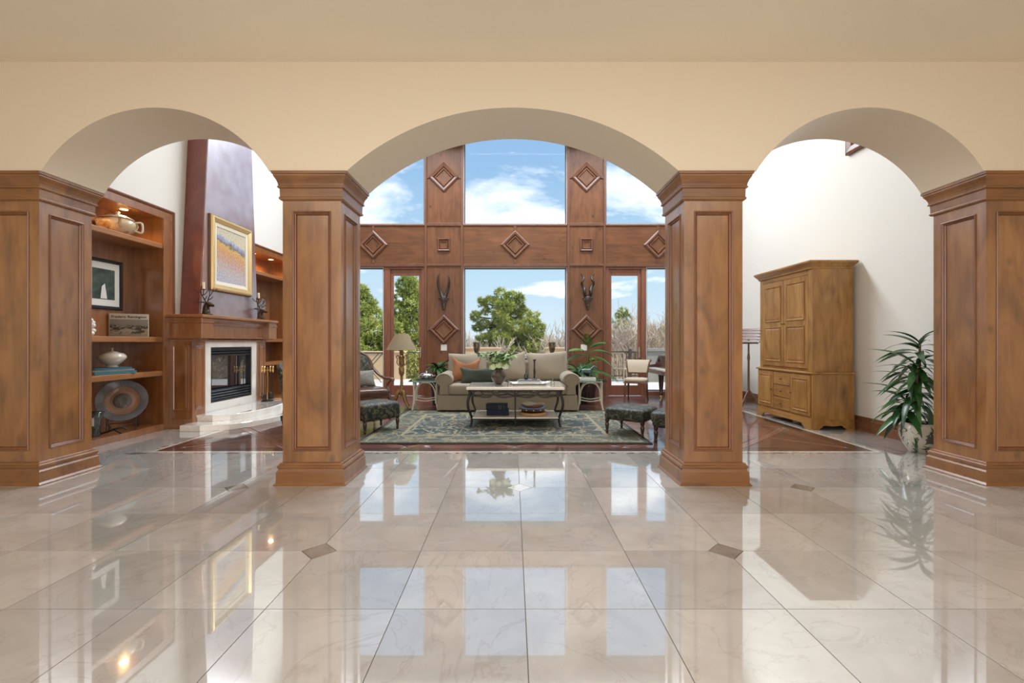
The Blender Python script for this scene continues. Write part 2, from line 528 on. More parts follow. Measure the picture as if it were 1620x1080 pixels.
# ================================================================ THE ROOM
T = 0.607                     # floor tile
X0, Y0 = 0.059, 2.177         # a tile corner
WL, WR = -4.97, 4.92          # great room side walls
YW = 10.80                    # window wall
YA0, YA1 = 4.03, 4.66         # arcade wall
HC, HG = 3.664, 6.60          # ceilings
ZS = 2.725                    # springing of the arches
PX0, PX1, PY0, PY1 = -4.08, 4.13, 5.33, 10.78   # parquet field

floor = struct(MB().box(-6.6, 6.6, -4.1, YW, -0.15, -0.006).build('floor', 'grout'))
# marble tiles, corners clipped where a small dark diamond sits
accent = {(-2, 1): 'stone_dark', (2, 1): 'stone_dark', (-4, 3): 'stone_dark', (4, 3): 'stone_dark', (0, 3): 'marble_white'}
_tm = {}
def tile_mesh(mask, w=T, h=T):
    key = (mask, round(w, 4), round(h, 4))
    if key in _tm: return _tm[key]
    g, c = 0.0022, 0.104
    pts = []
    for i, (x, y) in enumerate(((0,0),(w,0),(w,h),(0,h))):
        ix = g if x == 0 else w - g; iy = g if y == 0 else h - g
        if mask >> i & 1:
            sx = 1 if x == 0 else -1; sy = 1 if y == 0 else -1
            a, b_ = (ix + sx*c, iy), (ix, iy + sy*c)
            pts += [b_, a] if i in (0, 2) else [a, b_]
        else: pts.append((ix, iy))
    mb = MB().prism(pts, 'Z', -0.008, 0.0)
    me = mb.mesh('tile'); me.materials.append(M['marble'])
    _tm[key] = me
    return me
for j in range(-6, 5):
    for i in range(-10, 10):
        mask = 0
        for k, (di, dj) in enumerate(((0,0),(1,0),(1,1),(0,1))):
            if (i+di, j+dj) in accent: mask |= 1 << k
        put('tile', tile_mesh(mask), floor, (X0 + i*T, Y0 + j*T, 0))
for (i, j), mt in accent.items():
    d = 0.101
    MB().prism([(-d,0),(0,-d),(d,0),(0,d)], 'Z', -0.008, 0.0).build('accent_tile', mt, floor, loc=(X0+i*T, Y0+j*T, 0))
YB = Y0 + 5*T                 # front border line (5.212)
# side border tiles and the inlaid band round the parquet
for k in range(10):
    y = YB + k*T
    h = min(T, YW - y)
    if h < 0.05: break
    put('tile', tile_mesh(0, WR - 4.235, h), floor, (4.235, y, 0))
    put('tile', tile_mesh(0, -4.185 - WL, h), floor, (WL, y, 0))
def mosaic(nt, tc):
    br = nd(nt, 'TexBrick', Scale=14.0); br.inputs['Color1'].default_value = (0.20, 0.17, 0.14, 1); br.inputs['Color2'].default_value = (0.50, 0.45, 0.38, 1); br.inputs['Mortar'].default_value = (0.55, 0.50, 0.44, 1)
    vo = nd(nt, 'TexVoronoi', Scale=22.0)
    nt.links.new(tc.outputs['Object'], vo.inputs['Vector'])
    return ramp(nt, vo.outputs['Color'], [(0.25, (0.17, 0.145, 0.12)), (0.5, (0.42, 0.37, 0.31)), (0.8, (0.55, 0.50, 0.43))])
ramp_mat('mosaic', mosaic, 0.15, coat=0.8)
MB().box(-4.185, 4.235, YB, YB+0.055, -0.008, 0).build('inlay_band', 'mosaic', floor)
MB().box(-4.125, 4.175, YB+0.056, PY0-0.002, -0.008, 0).build('marble_band', 'marble_white', floor)
for sx in (0, 1):
    a, b_ = ((-4.185, -4.13), (4.18, 4.235))[sx]
    MB().box(a, b_, YB+0.056, YW, -0.008, 0).build('inlay_band', 'mosaic', floor)
    a, b_ = ((-4.128, PX0-0.002), (PX1+0.002, 4.178))[sx]
    MB().box(a, b_, PY0, YW, -0.008, 0).build('marble_band', 'marble_white', floor)
    x = (-4.185, 4.235)[sx]
    s = (-1, 1)[sx]
    MB().prism([(x-s*0.10, YB), (x+s*0.03, YB-0.06), (x+s*0.17, YB), (x+s*0.03, YB+0.06)], 'Z', -0.006, 0.0008).build('accent_tile', 'stone_dark', floor)
# parquet: squares of four mitred triangles inside a plank border
bw = 0.16
MB().box(PX0, PX1, PY0, PY0+bw, -0.008, 0).build('border_plank', 'parquet', floor)
MB().box(PX0, PX1, PY1-bw, PY1, -0.008, 0).build('border_plank', 'parquet', floor)
for x in (PX0, PX1-bw):
    o = MB().box(0, PY1-PY0-2*bw-0.004, -bw, 0, -0.008, 0).build('border_plank', 'parquet', floor, loc=(x, PY0+bw+0.002, 0), rot=(0,0,R(90)))
nx, ny = 6, 4
sqx, sqy = (PX1-PX0-2*bw-0.004)/nx, (PY1-PY0-2*bw-0.004)/ny
g = 0.002; bd = 0.075
tri = {}
for key, w, h in (('h', sqx, sqy), ('v', sqy, sqx)):
    me = MB().prism([(-w/2+bd*1.5+g, -h/2+g+bd*0.0), (w/2-bd*1.5-g, -h/2+g), (0, -bd*0.9)], 'Z', -0.008, 0).mesh('parquet_panel')
    me.materials.append(M['parquet']); tri[key] = me
for a in range(nx):
    for b_ in range(ny):
        cx, cy = PX0+bw+0.002+sqx*(a+.5), PY0+bw+0.002+sqy*(b_+.5)
        for k in range(4):
            put('parquet_panel', tri['h' if k % 2 == 0 else 'v'], floor, (cx, cy, 0), (0,0,R(90*k)))
        dg = math.hypot(sqx, sqy); an = math.atan2(sqy, sqx)
        for s in (1, -1):
            hw = 0.05
            if s > 0:
                MB().box(-dg/2+0.06, dg/2-0.06, -hw, hw, -0.008, -0.0003).build('diagonal_plank', 'parquet_band', floor, loc=(cx, cy, 0), rot=(0,0,an))
            else:
                for q in (0, 1):
                    MB().box(hw+0.01, dg/2-0.06, -hw, hw, -0.008, -0.0003).build('diagonal_plank', 'parquet_band', floor, loc=(cx, cy, 0), rot=(0,0,-an+PI*q))

# ---------------------------------------------------------------- arcade wall with three segmental arches
def arc_z(x):
    for c, h in ((0.0, 1.433), (-3.092, 0.984), (3.092, 0.984)):
        if abs(x - c) < h:
            r = 0.546
            rad = (h*h + r*r) / (2*r)
            return ZS + math.sqrt(rad*rad - (x-c)**2) - (rad - r)
    return ZS
xs = [-6.6]
for c, h, n in ((-3.092, 0.984, 40), (0, 1.433, 56), (3.092, 0.984, 40)):
    for k in range(n + 1): xs.append(c - h*math.cos(PI*k/n))
xs.append(6.6)
mb = MB()
n = len(xs)
zt = HG
zb = [ZS if i in (0, n-1) else arc_z(x) for i, x in enumerate(xs)]
fv = [(x, YA0, z) for x, z in zip(xs, zb)] + [(x, YA0, zt) for x in xs]
bv = [(x, YA1, z) for x, z in zip(xs, zb)] + [(x, YA1, zt) for x in xs]
fs = []
for i in range(n-1):
    fs += [(i, i+1, n+i+1, n+i), (2*n+i, 3*n+i, 3*n+i+1, 2*n+i+1), (i, 2*n+i, 2*n+i+1, i+1), (n+i, n+i+1, 3*n+i+1, 3*n+i)]
fs += [(0, n, 3*n, 2*n), (n-1, 3*n-1, 4*n-1, 2*n-1)]
mb.add(fv + bv, fs)
wall_arcade = struct(mb.build('wall_arcade', 'paint', smooth=30, bev=0.012, bseg=3))
for s in (-1, 1):
    mb = MB().box(*sorted((s*4.665, s*6.6)), YA0+0.03, YA1-0.03, 0, ZS)
    struct(mb.build('wall_' + ('left' if s < 0 else 'right') + '_return', 'paint'))

# foyer shell
struct(MB().box(-6.6, 6.6, -4.1, YA0, HC, HC+0.12).build('ceiling', 'paint_ceiling'))
struct(MB().box(-6.7, -6.6, -4.1, YA1, 0, HC).build('wall_left_foyer', 'paint'))
struct(MB().box(6.6, 6.7, -4.1, YA1, 0, HC).build('wall_right_foyer', 'paint'))
struct(MB().box(-6.6, 6.6, -4.2, -4.1, 0, HC).build('wall_front', 'paint'))
# great room shell
struct(MB().box(-5.6, 5.1, YA1, YW+0.2, HG, HG+0.15).build('ceiling_great_room', 'paint_great'))
mb = MB()
mb.box(-5.60, -5.47, YA1, YW, 0, HG)
mb.box(-5.47, WL, YA1, YW, 3.14, HG)
mb.box(-5.47, WL, YA1, 4.90, 0, 3.14)
mb.box(-5.47, WL, 6.84, 8.65, 0, 3.14)
mb.box(-5.47, WL, 10.59, YW, 0, 3.14)
struct(mb.build('wall_left', 'paint_great'))
struct(MB().box(WR, 5.1, YA1, YW, 0, HG).build('wall_right', 'paint_great'))

# window wall
mb = MB()
OP = [(-4.15, -2.035, 0.0, 2.98), (-1.142, 1.259, 0.28, 2.98), (2.151, 4.15, 0.0, 2.98),
      (-4.15, -2.035, 3.97, 6.14), (-1.142, 1.259, 3.97, 6.14), (2.151, 4.15, 3.97, 6.14)]
zs = [0, 0.28, 2.98, 3.97, 6.14, HG]
xw = [-5.6, -4.15, -2.035, -1.142, 1.259, 2.151, 4.15, 5.1]
for i in range(len(xw)-1):
    for j in range(len(zs)-1):
        x, z = (xw[i]+xw[i+1])/2, (zs[j]+zs[j+1])/2
        if any(a < x < b_ and c < z < d for a, b_, c, d in OP): continue
        mb.box(xw[i], xw[i+1], YW, YW+0.2, zs[j], zs[j+1])
wall_back = struct(mb.build('wall_back', 'window_wood', weld=True))
# timber facing: pilasters, band, mouldings
def facing(name, x0, x1, z0, z1, mat, t=0.02):
    return MB().box(x0, x1, YW-t, YW, z0, z1).build(name, mat, wall_back, bev=0.004)
MZ = [0.0, 3.0, 3.03, 3.945, 3.975, 6.1]
for x0, x1 in ((-2.035, -1.142), (1.259, 2.151)):
    xa, xb = x0+0.055, x1-0.055
    facing('pilaster_panel', xa, xb, 0.20, 3.0, 'window_wood')
    facing('pilaster_panel', xa, xb, 3.05, 3.925, 'window_wood')
    facing('pilaster_panel', xa, xb, 3.995, 6.22, 'window_wood')
    facing('pilaster_base', xa, xb, 0.0, 0.20, 'window_trim', 0.035)
    for a in (x0, x1-0.055):
        facing('pilaster_moulding', a, a+0.055, 0, 6.25, 'window_trim', 0.045)
    for z in (3.0, 3.925):
        facing('cross_moulding', xa, xb, z, z+0.05 if z < 3.5 else z+0.07, 'window_trim', 0.045)
for x0, x1 in ((-4.15, -2.035), (-1.142, 1.259), (2.151, 4.15)):
    facing('band_panel', x0, x1, 3.05, 3.925, 'window_wood_h')
    facing('band_moulding', x0, x1, 2.985, 3.05, 'window_trim', 0.04)
    facing('band_moulding', x0, x1, 3.925, 3.965, 'window_trim', 0.04)
def diamond(x, z, r, ang, bars=None):
    """nested mitred frames standing on a corner"""
    rot = Matrix.Rotation(R(ang), 3, 'Y')
    def ring(prof, name, mat, parent, cap=False):
        rings = []
        for d, h in prof:
            q = []
            for sx, sz in ((-1,-1),(1,-1),(1,1),(-1,1)):
                p = rot @ Vector((sx*d, 0, sz*d)); q.append((p.x, -h, p.z))
            rings.append(q)
        return MB().loops(rings, False, cap).build(name, mat, parent, loc=None)
    a = r / (math.sqrt(2) if ang else 1)
    o = ring([(a, 0.015), (a, 0.045), (a*0.88, 0.065), (a*0.72, 0.055), (a*0.68, 0.035)], 'diamond_ornament' if ang else 'square_ornament', 'window_trim', wall_back)
    o.location = (x, YW, z)
    i = ring([(a*0.66, 0.03), (a*0.60, 0.055), (a*0.52, 0.055), (a*0.47, 0.03), (a*0.3, 0.028)], 'inner_frame', 'window_wood', o, True)
    if bars:
        for u in (-1, 1):
            L0, L1 = r*0.98, bars
            if ang == 45.0001: pass
            if bars > 0: b_ = MB().box(*sorted((u*L0, u*L1)), -0.04, -0.015, -0.03, 0.03)
            else: b_ = MB().box(-0.03, 0.03, -0.04, -0.015, *sorted((u*L0, u*-L1)))
            b_.build('ornament_bar', 'window_trim', o, bev=0.006)
cxl, cxr = -1.5885, 1.705
for cx in (cxl, cxr):
    diamond(cx, 5.05, 0.35, 45, 0.39)
    diamond(cx, 3.49, 0.15, 0)
    diamond(cx, 1.535, 0.35, 45, 0.39)
for cx in (-3.22, 0.0585, 3.36):
    diamond(cx, 3.49, 0.34, 45, -0.43)

# glazing
_wn = [0]
def window(x0, x1, z0, z1, t=0.035):
    _wn[0] += 1
    y = YW + 0.07
    fr = MB()
    fr.rect_rings((x0, y, z0), (1,0,0), (0,0,1), (0,-1,0), x1-x0, z1-z0, [(0, -0.06), (0, 0.055), (0.012, 0.06), (0.014, 0.02), (t, 0.018), (t, -0.06), (0, -0.06)])
    o = struct(fr.build('window_%d' % _wn[0], 'window_metal'))
    ln = MB().rect_rings((x0, y, z0), (1,0,0), (0,0,1), (0,-1,0), x1-x0, z1-z0, [(0.0, 0.062), (0.016, 0.062), (0.016, 0.05), (0.0, 0.05), (0.0, 0.062)]).build('frame_liner', 'window_metal_light', o)
    MB().box(x0+t-0.01, x1-t+0.01, y, y+0.012, z0+t-0.01, z1-t+0.01).build('pane', 'pane_glass', o)
    return o
for a, b_, c, d in OP[3:]: window(a, b_, c, d)
window(-1.142, 1.259, 0.28, 2.98)
window(-4.15, -2.985, 0.10, 2.98)
window(3.09, 4.15, 0.10, 2.98)
struct(MB().box(-4.15, -2.985, YW, YW+0.14, 0, 0.10).build('trim_1', 'door_wood'))
struct(MB().box(3.09, 4.15, YW, YW+0.14, 0, 0.10).build('trim_2', 'door_wood'))
def door(n, x0, x1, gx0, gx1, hs):
    y = YW + 0.02
    W, H = x1-x0, 2.98
    fr = MB().box(x0, gx0-0.07, y-0.02, y+0.12, 0, H).box(gx1+0.07, x1, y-0.02, y+0.12, 0, H).box(gx0-0.07, gx1+0.07, y-0.02, y+0.12, H-0.05, H)
    o = struct(fr.build('door_%d' % n, 'door_wood', bev=0.006))
    l0, l1 = gx0-0.068, gx1+0.068
    g0, g1 = 0.24, 2.79
    MB().box(l0, gx0, y+0.02, y+0.07, 0.01, H-0.055).build('stile', 'door_wood', o, bev=0.004)
    MB().box(gx1, l1, y+0.02, y+0.07, 0.01, H-0.055).build('stile', 'door_wood', o, bev=0.004)
    MB().box(gx0, gx1, y+0.02, y+0.07, 0.01, g0).build('bottom_rail', 'door_wood', o, bev=0.004)
    MB().box(gx0, gx1, y+0.02, y+0.07, g1, H-0.055).build('top_rail', 'door_wood', o, bev=0.004)
    MB().box(gx0, gx1, y+0.04, y+0.05, g0, g1).build('pane', 'pane_glass', o)
    hx = gx1+0.035 if hs > 0 else gx0-0.035
    h = MB().box(hx-0.018, hx+0.018, y+0.008, y+0.019, 0.88, 1.13)
    hp = h.build('handle_plate', 'steel', o, bev=0.004)
    MB().tube([(hx, y+0.01, 1.02), (hx, y-0.04, 1.02), (hx-hs*0.10, y-0.045, 1.02)], 0.008, 8).build('lever', 'steel', hp)
plain('steel', (0.62, 0.60, 0.58), 0.25, metal=1.0)
door(1, -2.975, -2.035, -2.766, -2.18, 1)
door(2, 2.151, 3.08, 2.297, 2.912, 1)

# baseboards
BBP = [(0,0),(0.022,0),(0.022,0.11),(0.016,0.118),(0.016,0.135),(0.02,0.14),(0.02,0.155),(0.012,0.165),(0.010,0.19),(0.004,0.2),(0,0.2)]
def baseboard(name, x, s, y0, y1):
    return struct(MB().prism([(x - s*p, z) for p, z in BBP], 'Y', y0, y1).build(name, 'walnut_trim', smooth=30))
wood('walnut_trim', (0.09, 0.030, 0.012), (0.165, 0.060, 0.024), (0.24, 0.095, 0.040), axis='Y', blotch=0.4)
baseboard('baseboard_right', WR, 1, YA1, YW)
baseboard('baseboard_left', WL, -1, YA1, 4.90)

# opening to the loft, high on the right wall
lf = MB().rect_rings((WR, 4.9, 3.97), (0,1,0), (0,0,1), (-1,0,0), 1.93, 1.8, [(0, 0), (0, 0.05), (0.03, 0.06), (0.10, 0.045), (0.12, 0.02), (0.12, -0.0)])
o = struct(lf.build('trim_3', 'window_wood'))
MB().box(WR-0.012, WR-0.002, 5.0, 6.72, 4.08, 5.68).build('loft_panel', 'window_trim', o)

# recessed lights of the great room ceiling (their reflections show in the tall panes)
plain('lamp_lens', (1.0, 0.93, 0.82), 0.4, emit=160.0)
plain('white_trim', (0.8, 0.8, 0.78), 0.5)
rl = None
for X, Y, lab in ((0.0, 8.6, 'recessed ceiling spot mirrored highest in the tall central pane'), (0.0, 6.75, 'recessed ceiling spot mirrored halfway up the tall central pane'),
                  (0.0, 5.0, 'recessed ceiling spot mirrored lowest in the tall central pane'), (3.05, 6.75, 'recessed ceiling spot mirrored in the upper right pane')):
    if rl is None:
        rl = c = thing('recessed_light', lab, 'ceiling light', (X, Y, HG), 0, 'recessed spots of the great room')
        MB().lathe([(0.06, -0.012), (0.09, -0.012), (0.095, -0.004), (0.095, 0.0), (0.06, 0.0), (0.06, -0.012)], seg=24, cap=False).build('trim_ring', 'white_trim', rl)
        MB().lathe([(0.058, -0.008), (0.058, -0.002)], seg=20).build('lens', 'lamp_lens', rl)
    else:
        c = copy_tree(rl); c.location = (X, Y, HG); c['label'] = lab

# ================================================================ COLUMNS
HW = 0.2555
def column(label, x):
    t = thing('column', label, 'column', (x, 4.345, 0), 0, 'wood-panelled square columns of the arcade')
    MB().hbox(HW, HW, [(0.058,0),(0.058,0.008),(0.046,0.02),(0.042,0.024),(0.040,0.115),(0.030,0.128),(0.026,0.142),(0.033,0.148),(0.034,0.168),(0.022,0.176),(0.018,0.188),(0.002,0.195)]).build('base', 'alder_h', t)
    MB().hbox(HW, HW, [(-0.004,2.482),(0.014,2.486),(0.024,2.496),(0.024,2.508),(0.017,2.514),(0.019,2.585),(0.032,2.590),(0.034,2.602),(0.027,2.607),(0.030,2.628),(0.040,2.655),(0.055,2.680),(0.058,2.686),(0.058,2.697),(0.068,2.702),(0.069,ZS-0.001)]).build('capital', 'alder_h', t)
    sh = MB(); st = 0.087
    z0, z1 = 0.19, 2.49
    for k in range(4):
        a = R(90*k)
        u = Vector((math.cos(a), math.sin(a), 0)); nn = Vector((math.sin(a), -math.cos(a), 0))
        oo = nn*HW - u*HW + Vector((0,0,z0))
        W, H = 2*HW, z1-z0
        # frame with an oblong hole (unequal rails)
        A = [oo, oo+u*W, oo+u*W+Vector((0,0,H)), oo+Vector((0,0,H))]
        zl, zh = 0.292-z0, 2.392-z0
        B = [oo+u*st+Vector((0,0,zl)), oo+u*(W-st)+Vector((0,0,zl)), oo+u*(W-st)+Vector((0,0,zh)), oo+u*st+Vector((0,0,zh))]
        sh.loops([A, B, [p - nn*0.03 for p in B]])
        wi, hi = W-2*st, zh-zl
        p = MB().rect_rings(B[0], u, (0,0,1), nn, wi, hi, [(0.030,-0.020),(0.034,-0.017),(0.075,-0.0165)], cap1=True).build('panel', 'alder', t)
        MB().rect_rings(B[0], u, (0,0,1), nn, wi, hi, [(0.0,-0.012),(0.0,0.006),(0.006,0.010),(0.012,0.008),(0.017,-0.003),(0.024,-0.006),(0.028,-0.013),(0.032,-0.024)]).build('panel_moulding', 'alder_trim', p)
    s = sh.build('shaft', 'alder', t, fix=False, weld=True)
    return t
wood('alder_trim', (0.10, 0.032, 0.010), (0.175, 0.058, 0.017), (0.25, 0.09, 0.028), blotch=0.5, coat=0.45, coat_r=0.3, coat_ior=1.8)
column('wood-panelled square column between the left and central arches', -1.7595)
column('wood-panelled square column between the central and right arches', 1.7595)
column('wood-panelled end pier at the left edge of the picture beside the bookcase', -4.4065)
column('wood-panelled end pier at the right edge of the picture beside the potted plant', 4.4065)
# ================================================================ LEFT WALL: BOOKCASES, FIREPLACE
plain('shelf_dark', (0.13, 0.045, 0.014), 0.5, var=0.25, vscale=3)
wood('bookcase_wood', (0.15, 0.050, 0.013), (0.26, 0.092, 0.022), (0.36, 0.140, 0.038), blotch=0.5, coat=0.8, coat_r=0.22, coat_ior=2.0)
plain('puck_lens', (1.0, 0.72, 0.38), 0.4, emit=14.0)
plain('brass', (0.72, 0.50, 0.20), 0.3, metal=1.0)
def bookcase(label, yc):
    t = thing('bookcase', label, 'bookcase', (WL, yc, 0), 90, 'built-in bookcases beside the fireplace')
    hw, d, H = 0.97, 0.455, 3.14
    ow = 0.76                                  # half opening
    MB().box(-hw+0.01, hw-0.01, d-0.02, d, 0, H-0.01).build('back_panel', 'bookcase_wood', t)
    for s in (-1, 1):
        MB().box(*sorted((s*ow, s*(ow+0.02))), 0.012, d-0.02, 0.0, 3.02).build('side_panel', 'bookcase_wood', t)
        MB().box(*sorted((s*ow, s*(hw-0.03))), -0.012, 0.012, 0, 3.0).build('stile', 'bookcase_wood', t, bev=0.003)
        MB().box(*sorted((s*(hw-0.03), s*hw)), -0.026, 0.012, 0, 3.14).build('edge_moulding', 'alder_trim', t, bev=0.006)
    top = MB().box(-ow, ow, 0.012, d-0.02, 3.0, 3.02).build('top_board', 'bookcase_wood', t)
    MB().box(-hw+0.03, hw-0.03, -0.012, 0.012, 3.0, 3.10).build('header_rail', 'bookcase_wood', t, bev=0.003)
    MB().prism([(-0.03,3.14),(-0.03,3.125),(-0.018,3.105),(-0.012,3.10),(0.012,3.10),(0.012,3.14)], 'X', -hw+0.03, hw-0.03).build('header_moulding', 'alder_trim', t)
    MB().box(-ow, ow, -0.012, 0.02, 0, 0.085).build('bottom_rail', 'bookcase_wood', t, bev=0.003)
    MB().box(-ow, ow, 0.02, d-0.02, 0.06, 0.085).build('bottom_board', 'bookcase_wood', t)
    for z in (0.80, 1.277, 2.60):
        MB().box(-ow+0.002, ow-0.002, 0.0, d-0.022, z-0.032, z+0.04).build('shelf', 'bookcase_shelf', t, bev=0.01, bseg=3)
    for x in (-0.38, 0.30):
        p = MB().lathe([(0.045,-0.004),(0.062,-0.004),(0.066,0),(0.045,0)], (x, 0.17, 3.0), 20, cap=False).build('puck_light', 'brass', top)
        # the glowing lens is the lower face of the fitting
        MB().lathe([(0.044,-0.003),(0.044,-0.0005)], (x, 0.17, 3.0), 20).build('puck_lens', 'puck_lens', top)
        l = light('puck_lamp', 'SPOT', (WL-0.17, yc+x, 2.985), (0,0,0), 26, (1.0, 0.62, 0.26), spot_size=R(150), spot_blend=0.6, shadow_soft_size=0.04)
    return t
wood('bookcase_shelf', (0.20, 0.070, 0.02), (0.32, 0.125, 0.036), (0.42, 0.180, 0.055), axis='X', blotch=0.4, coat=0.5, coat_r=0.2, coat_ior=1.8)
bookcase('near built-in bookcase with three shelves, left of the fireplace', 5.87)
bookcase('far built-in bookcase between the fireplace and the window wall', 9.62)

# --- fireplace
def mv_plaster(nt, tc):
    n = nd(nt, 'TexNoise', Scale=2.2, Detail=7.0, Roughness=0.6, Distortion=0.6)
    nt.links.new(tc.outputs['Object'], n.inputs['Vector'])
    return ramp(nt, n.outputs[0], [(0.3, (0.115, 0.020, 0.013)), (0.5, (0.175, 0.034, 0.021)), (0.7, (0.24, 0.060, 0.040))])
m = ramp_mat('red_plaster', mv_plaster, 0.45, bump=0.15, bscale=14)
b = m.node_tree.nodes['Principled BSDF']
b.inputs['Coat Weight'].default_value = 1.0; b.inputs['Coat Roughness'].default_value = 0.35; b.inputs['Coat IOR'].default_value = 1.5
def make_sheen_plaster():
    """the same red plaster with pale gloss mixed in to imitate window sheen"""
    m, nt, b = new_mat('plaster_window_sheen')
    N, L = nt.nodes, nt.links
    tc = N.new('ShaderNodeTexCoord')
    n = nd(nt, 'TexNoise', Scale=2.6, Detail=3.0); L.new(tc.outputs['Object'], n.inputs['Vector'])
    L.new(ramp(nt, n.outputs[0], [(0.3, (0.14, 0.028, 0.022)), (0.7, (0.20, 0.045, 0.035))]), b.inputs['Base Color'])
    b.inputs['Roughness'].default_value = 0.5
    gl = N.new('ShaderNodeBsdfGlossy'); gl.inputs['Color'].default_value = (0.92, 0.90, 0.93, 1); gl.inputs['Roughness'].default_value = 0.34
    n2 = nd(nt, 'TexNoise', Scale=4.0, Detail=3.0); L.new(tc.outputs['Object'], n2.inputs['Vector'])
    mr = N.new('ShaderNodeMapRange'); mr.inputs[1].default_value = 0.3; mr.inputs[2].default_value = 0.7; mr.inputs[3].default_value = 0.46; mr.inputs[4].default_value = 0.66
    L.new(n2.outputs[0], mr.inputs[0])
    mx = N.new('ShaderNodeMixShader'); L.new(mr.outputs[0], mx.inputs[0]); L.new(b.outputs[0], mx.inputs[1]); L.new(gl.outputs[0], mx.inputs[2])
    L.new(mx.outputs[0], N['Material Output'].inputs[0])
make_sheen_plaster()
plain('black_metal', (0.02, 0.02, 0.022), 0.35, metal=0.6)
plain('dark_steel', (0.10, 0.11, 0.12), 0.3, metal=0.9)
plain('soot', (0.015, 0.015, 0.017), 0.8)
m, nt, b = new_mat('fire_glass')
b.inputs['Base Color'].default_value = (0.01, 0.013, 0.018, 1); b.inputs['Roughness'].default_value = 0.03; b.inputs['Coat Weight'].default_value = 1; b.inputs['Coat IOR'].default_value = 2.6; b.inputs['Coat Roughness'].default_value = 0.01
YF = 7.745
fp = thing('fireplace', 'fireplace with wood mantel, marble hearth and tall tapered dark red plaster chimney', 'fireplace', (WL, YF, 0), 90)
# chimney breast, tapering upwards
mb = MB()
def ch(z):
    return 0.785 - 0.063*(z-1.64), -0.30
rg = []
for z in (1.645, HG):
    h, y = ch(z)
    rg.append([(-h, 0, z), (-h, y, z), (h, y, z), (h, 0, z)])
mb.loops(rg, True, True)
mb.build('chimney_breast', 'red_plaster', fp, bev=0.012)
# skim added on the chimney front to carry the imitated window sheen
(h0, y0), (h1, y1) = ch(1.646), ch(HG)
MB().loops([[(-h0+0.012, y0-0.012, 1.646), (-h0+0.012, y0+0.01, 1.646), (h0-0.012, y0+0.01, 1.646), (h0-0.012, y0-0.012, 1.646)], [(-h1+0.012, y1-0.012, HG), (-h1+0.012, y1+0.01, HG), (h1-0.012, y1+0.01, HG), (h1-0.012, y1-0.012, HG)]], True, True).build('chimney_sheen_skim', 'plaster_window_sheen', fp)
for s in (-1, 1):
    pl = MB()
    x0, x1 = sorted((s*0.715, s*0.995))
    pl.box(x0, x1, -0.34, -0.001, 0, 1.29)
    p = pl.build('pilaster', 'bookcase_wood', fp, bev=0.004)
    MB().rect_rings((x0, -0.34, 0.20), (1,0,0), (0,0,1), (0,-1,0), x1-x0, 1.05, [(0.055,0.0005),(0.055,0.010),(0.064,0.012),(0.075,0.004),(0.080,0.003),(0.10,0.008)], cap1=True).build('raised_panel', 'bookcase_wood', p)
    # panel on the outer side
    nn = (s,0,0)
    MB().rect_rings((s*0.995, -0.34 if s > 0 else -0.002, 0.20), (0,s,0), (0,0,1), nn, 0.338, 1.05, [(0.055,0.0005),(0.055,0.010),(0.064,0.012),(0.075,0.004),(0.080,0.003),(0.10,0.008)], cap1=True).build('side_panel', 'bookcase_wood', p)
    MB().box(x0-0.012, x1+0.012, -0.355, -0.001, 0, 0.14).build('pilaster_foot', 'bookcase_wood', p, bev=0.006)
    xa, xb = sorted((s*0.80, s*1.06))
    mbk = MB()
    mbk.box(xa, xb, -0.515, -0.001, 1.30, 1.525)
    mbk.box(xa-0.01, xb+0.01, -0.525, -0.001, 1.525, 1.55)
    mbk.box(xa, xb, -0.515, -0.001, 1.55, 1.60)
    mbk.box(xa+0.03, xb-0.03, -0.47, -0.001, 1.285, 1.30)
    mbk.build('mantel_block', 'bookcase_wood', fp, bev=0.004)
MB().prism([(-0.001,1.30),(-0.40,1.30),(-0.40,1.33),(-0.385,1.34),(-0.385,1.50),(-0.40,1.505),(-0.405,1.525),(-0.42,1.53),(-0.43,1.56),(-0.46,1.585),(-0.46,1.60),(-0.001,1.60)], 'X', -0.799, 0.799).build('mantel_frieze', 'bookcase_wood', fp)
MB().box(-1.0, 1.0, -0.36, -0.001, 1.255, 1.285).build('bed_moulding', 'bookcase_wood', fp, bev=0.004)
MB().box(-1.085, 1.085, -0.545, -0.001, 1.601, 1.645).build('mantel_shelf', 'bookcase_shelf', fp, bev=0.012, bseg=3)
sr = MB().box(-0.714, -0.565, -0.325, -0.20, 0, 1.255).box(0.565, 0.714, -0.325, -0.20, 0, 1.255).box(-0.564, 0.564, -0.325, -0.20, 1.165, 1.255).box(-0.564, 0.564, -0.325, -0.20, 0, 0.305)
sr.build('marble_surround', 'marble_white', fp)
fb = MB().box(-0.56, 0.56, -0.24, -0.02, 0.31, 1.16).build('firebox', 'soot', fp)
MB().rect_rings((-0.56, -0.315, 0.31), (1,0,0), (0,0,1), (0,-1,0), 1.12, 0.85, [(0,-0.07),(0,0.0),(0.02,0.004),(0.03,0.0),(0.03,-0.07)]).build('firebox_frame', 'black_metal', fp)
for k in range(3):
    MB().cbox((0, -0.295, 1.125-0.042*k), (1.06, 0.035, 0.026), Matrix.Rotation(R(25), 3, 'X')).build('louvre', 'dark_steel', fb)
for k in range(4):
    MB().cbox((0, -0.295, 0.355+0.042*k), (1.06, 0.035, 0.026), Matrix.Rotation(R(25), 3, 'X')).build('louvre', 'dark_steel', fb)
MB().box(-0.53, 0.53, -0.272, -0.262, 0.52, 1.02).build('fire_glass', 'fire_glass', fp)
MB().box(-0.012, 0.012, -0.283, -0.272, 0.52, 1.02).build('glass_mullion', 'black_metal', fp)
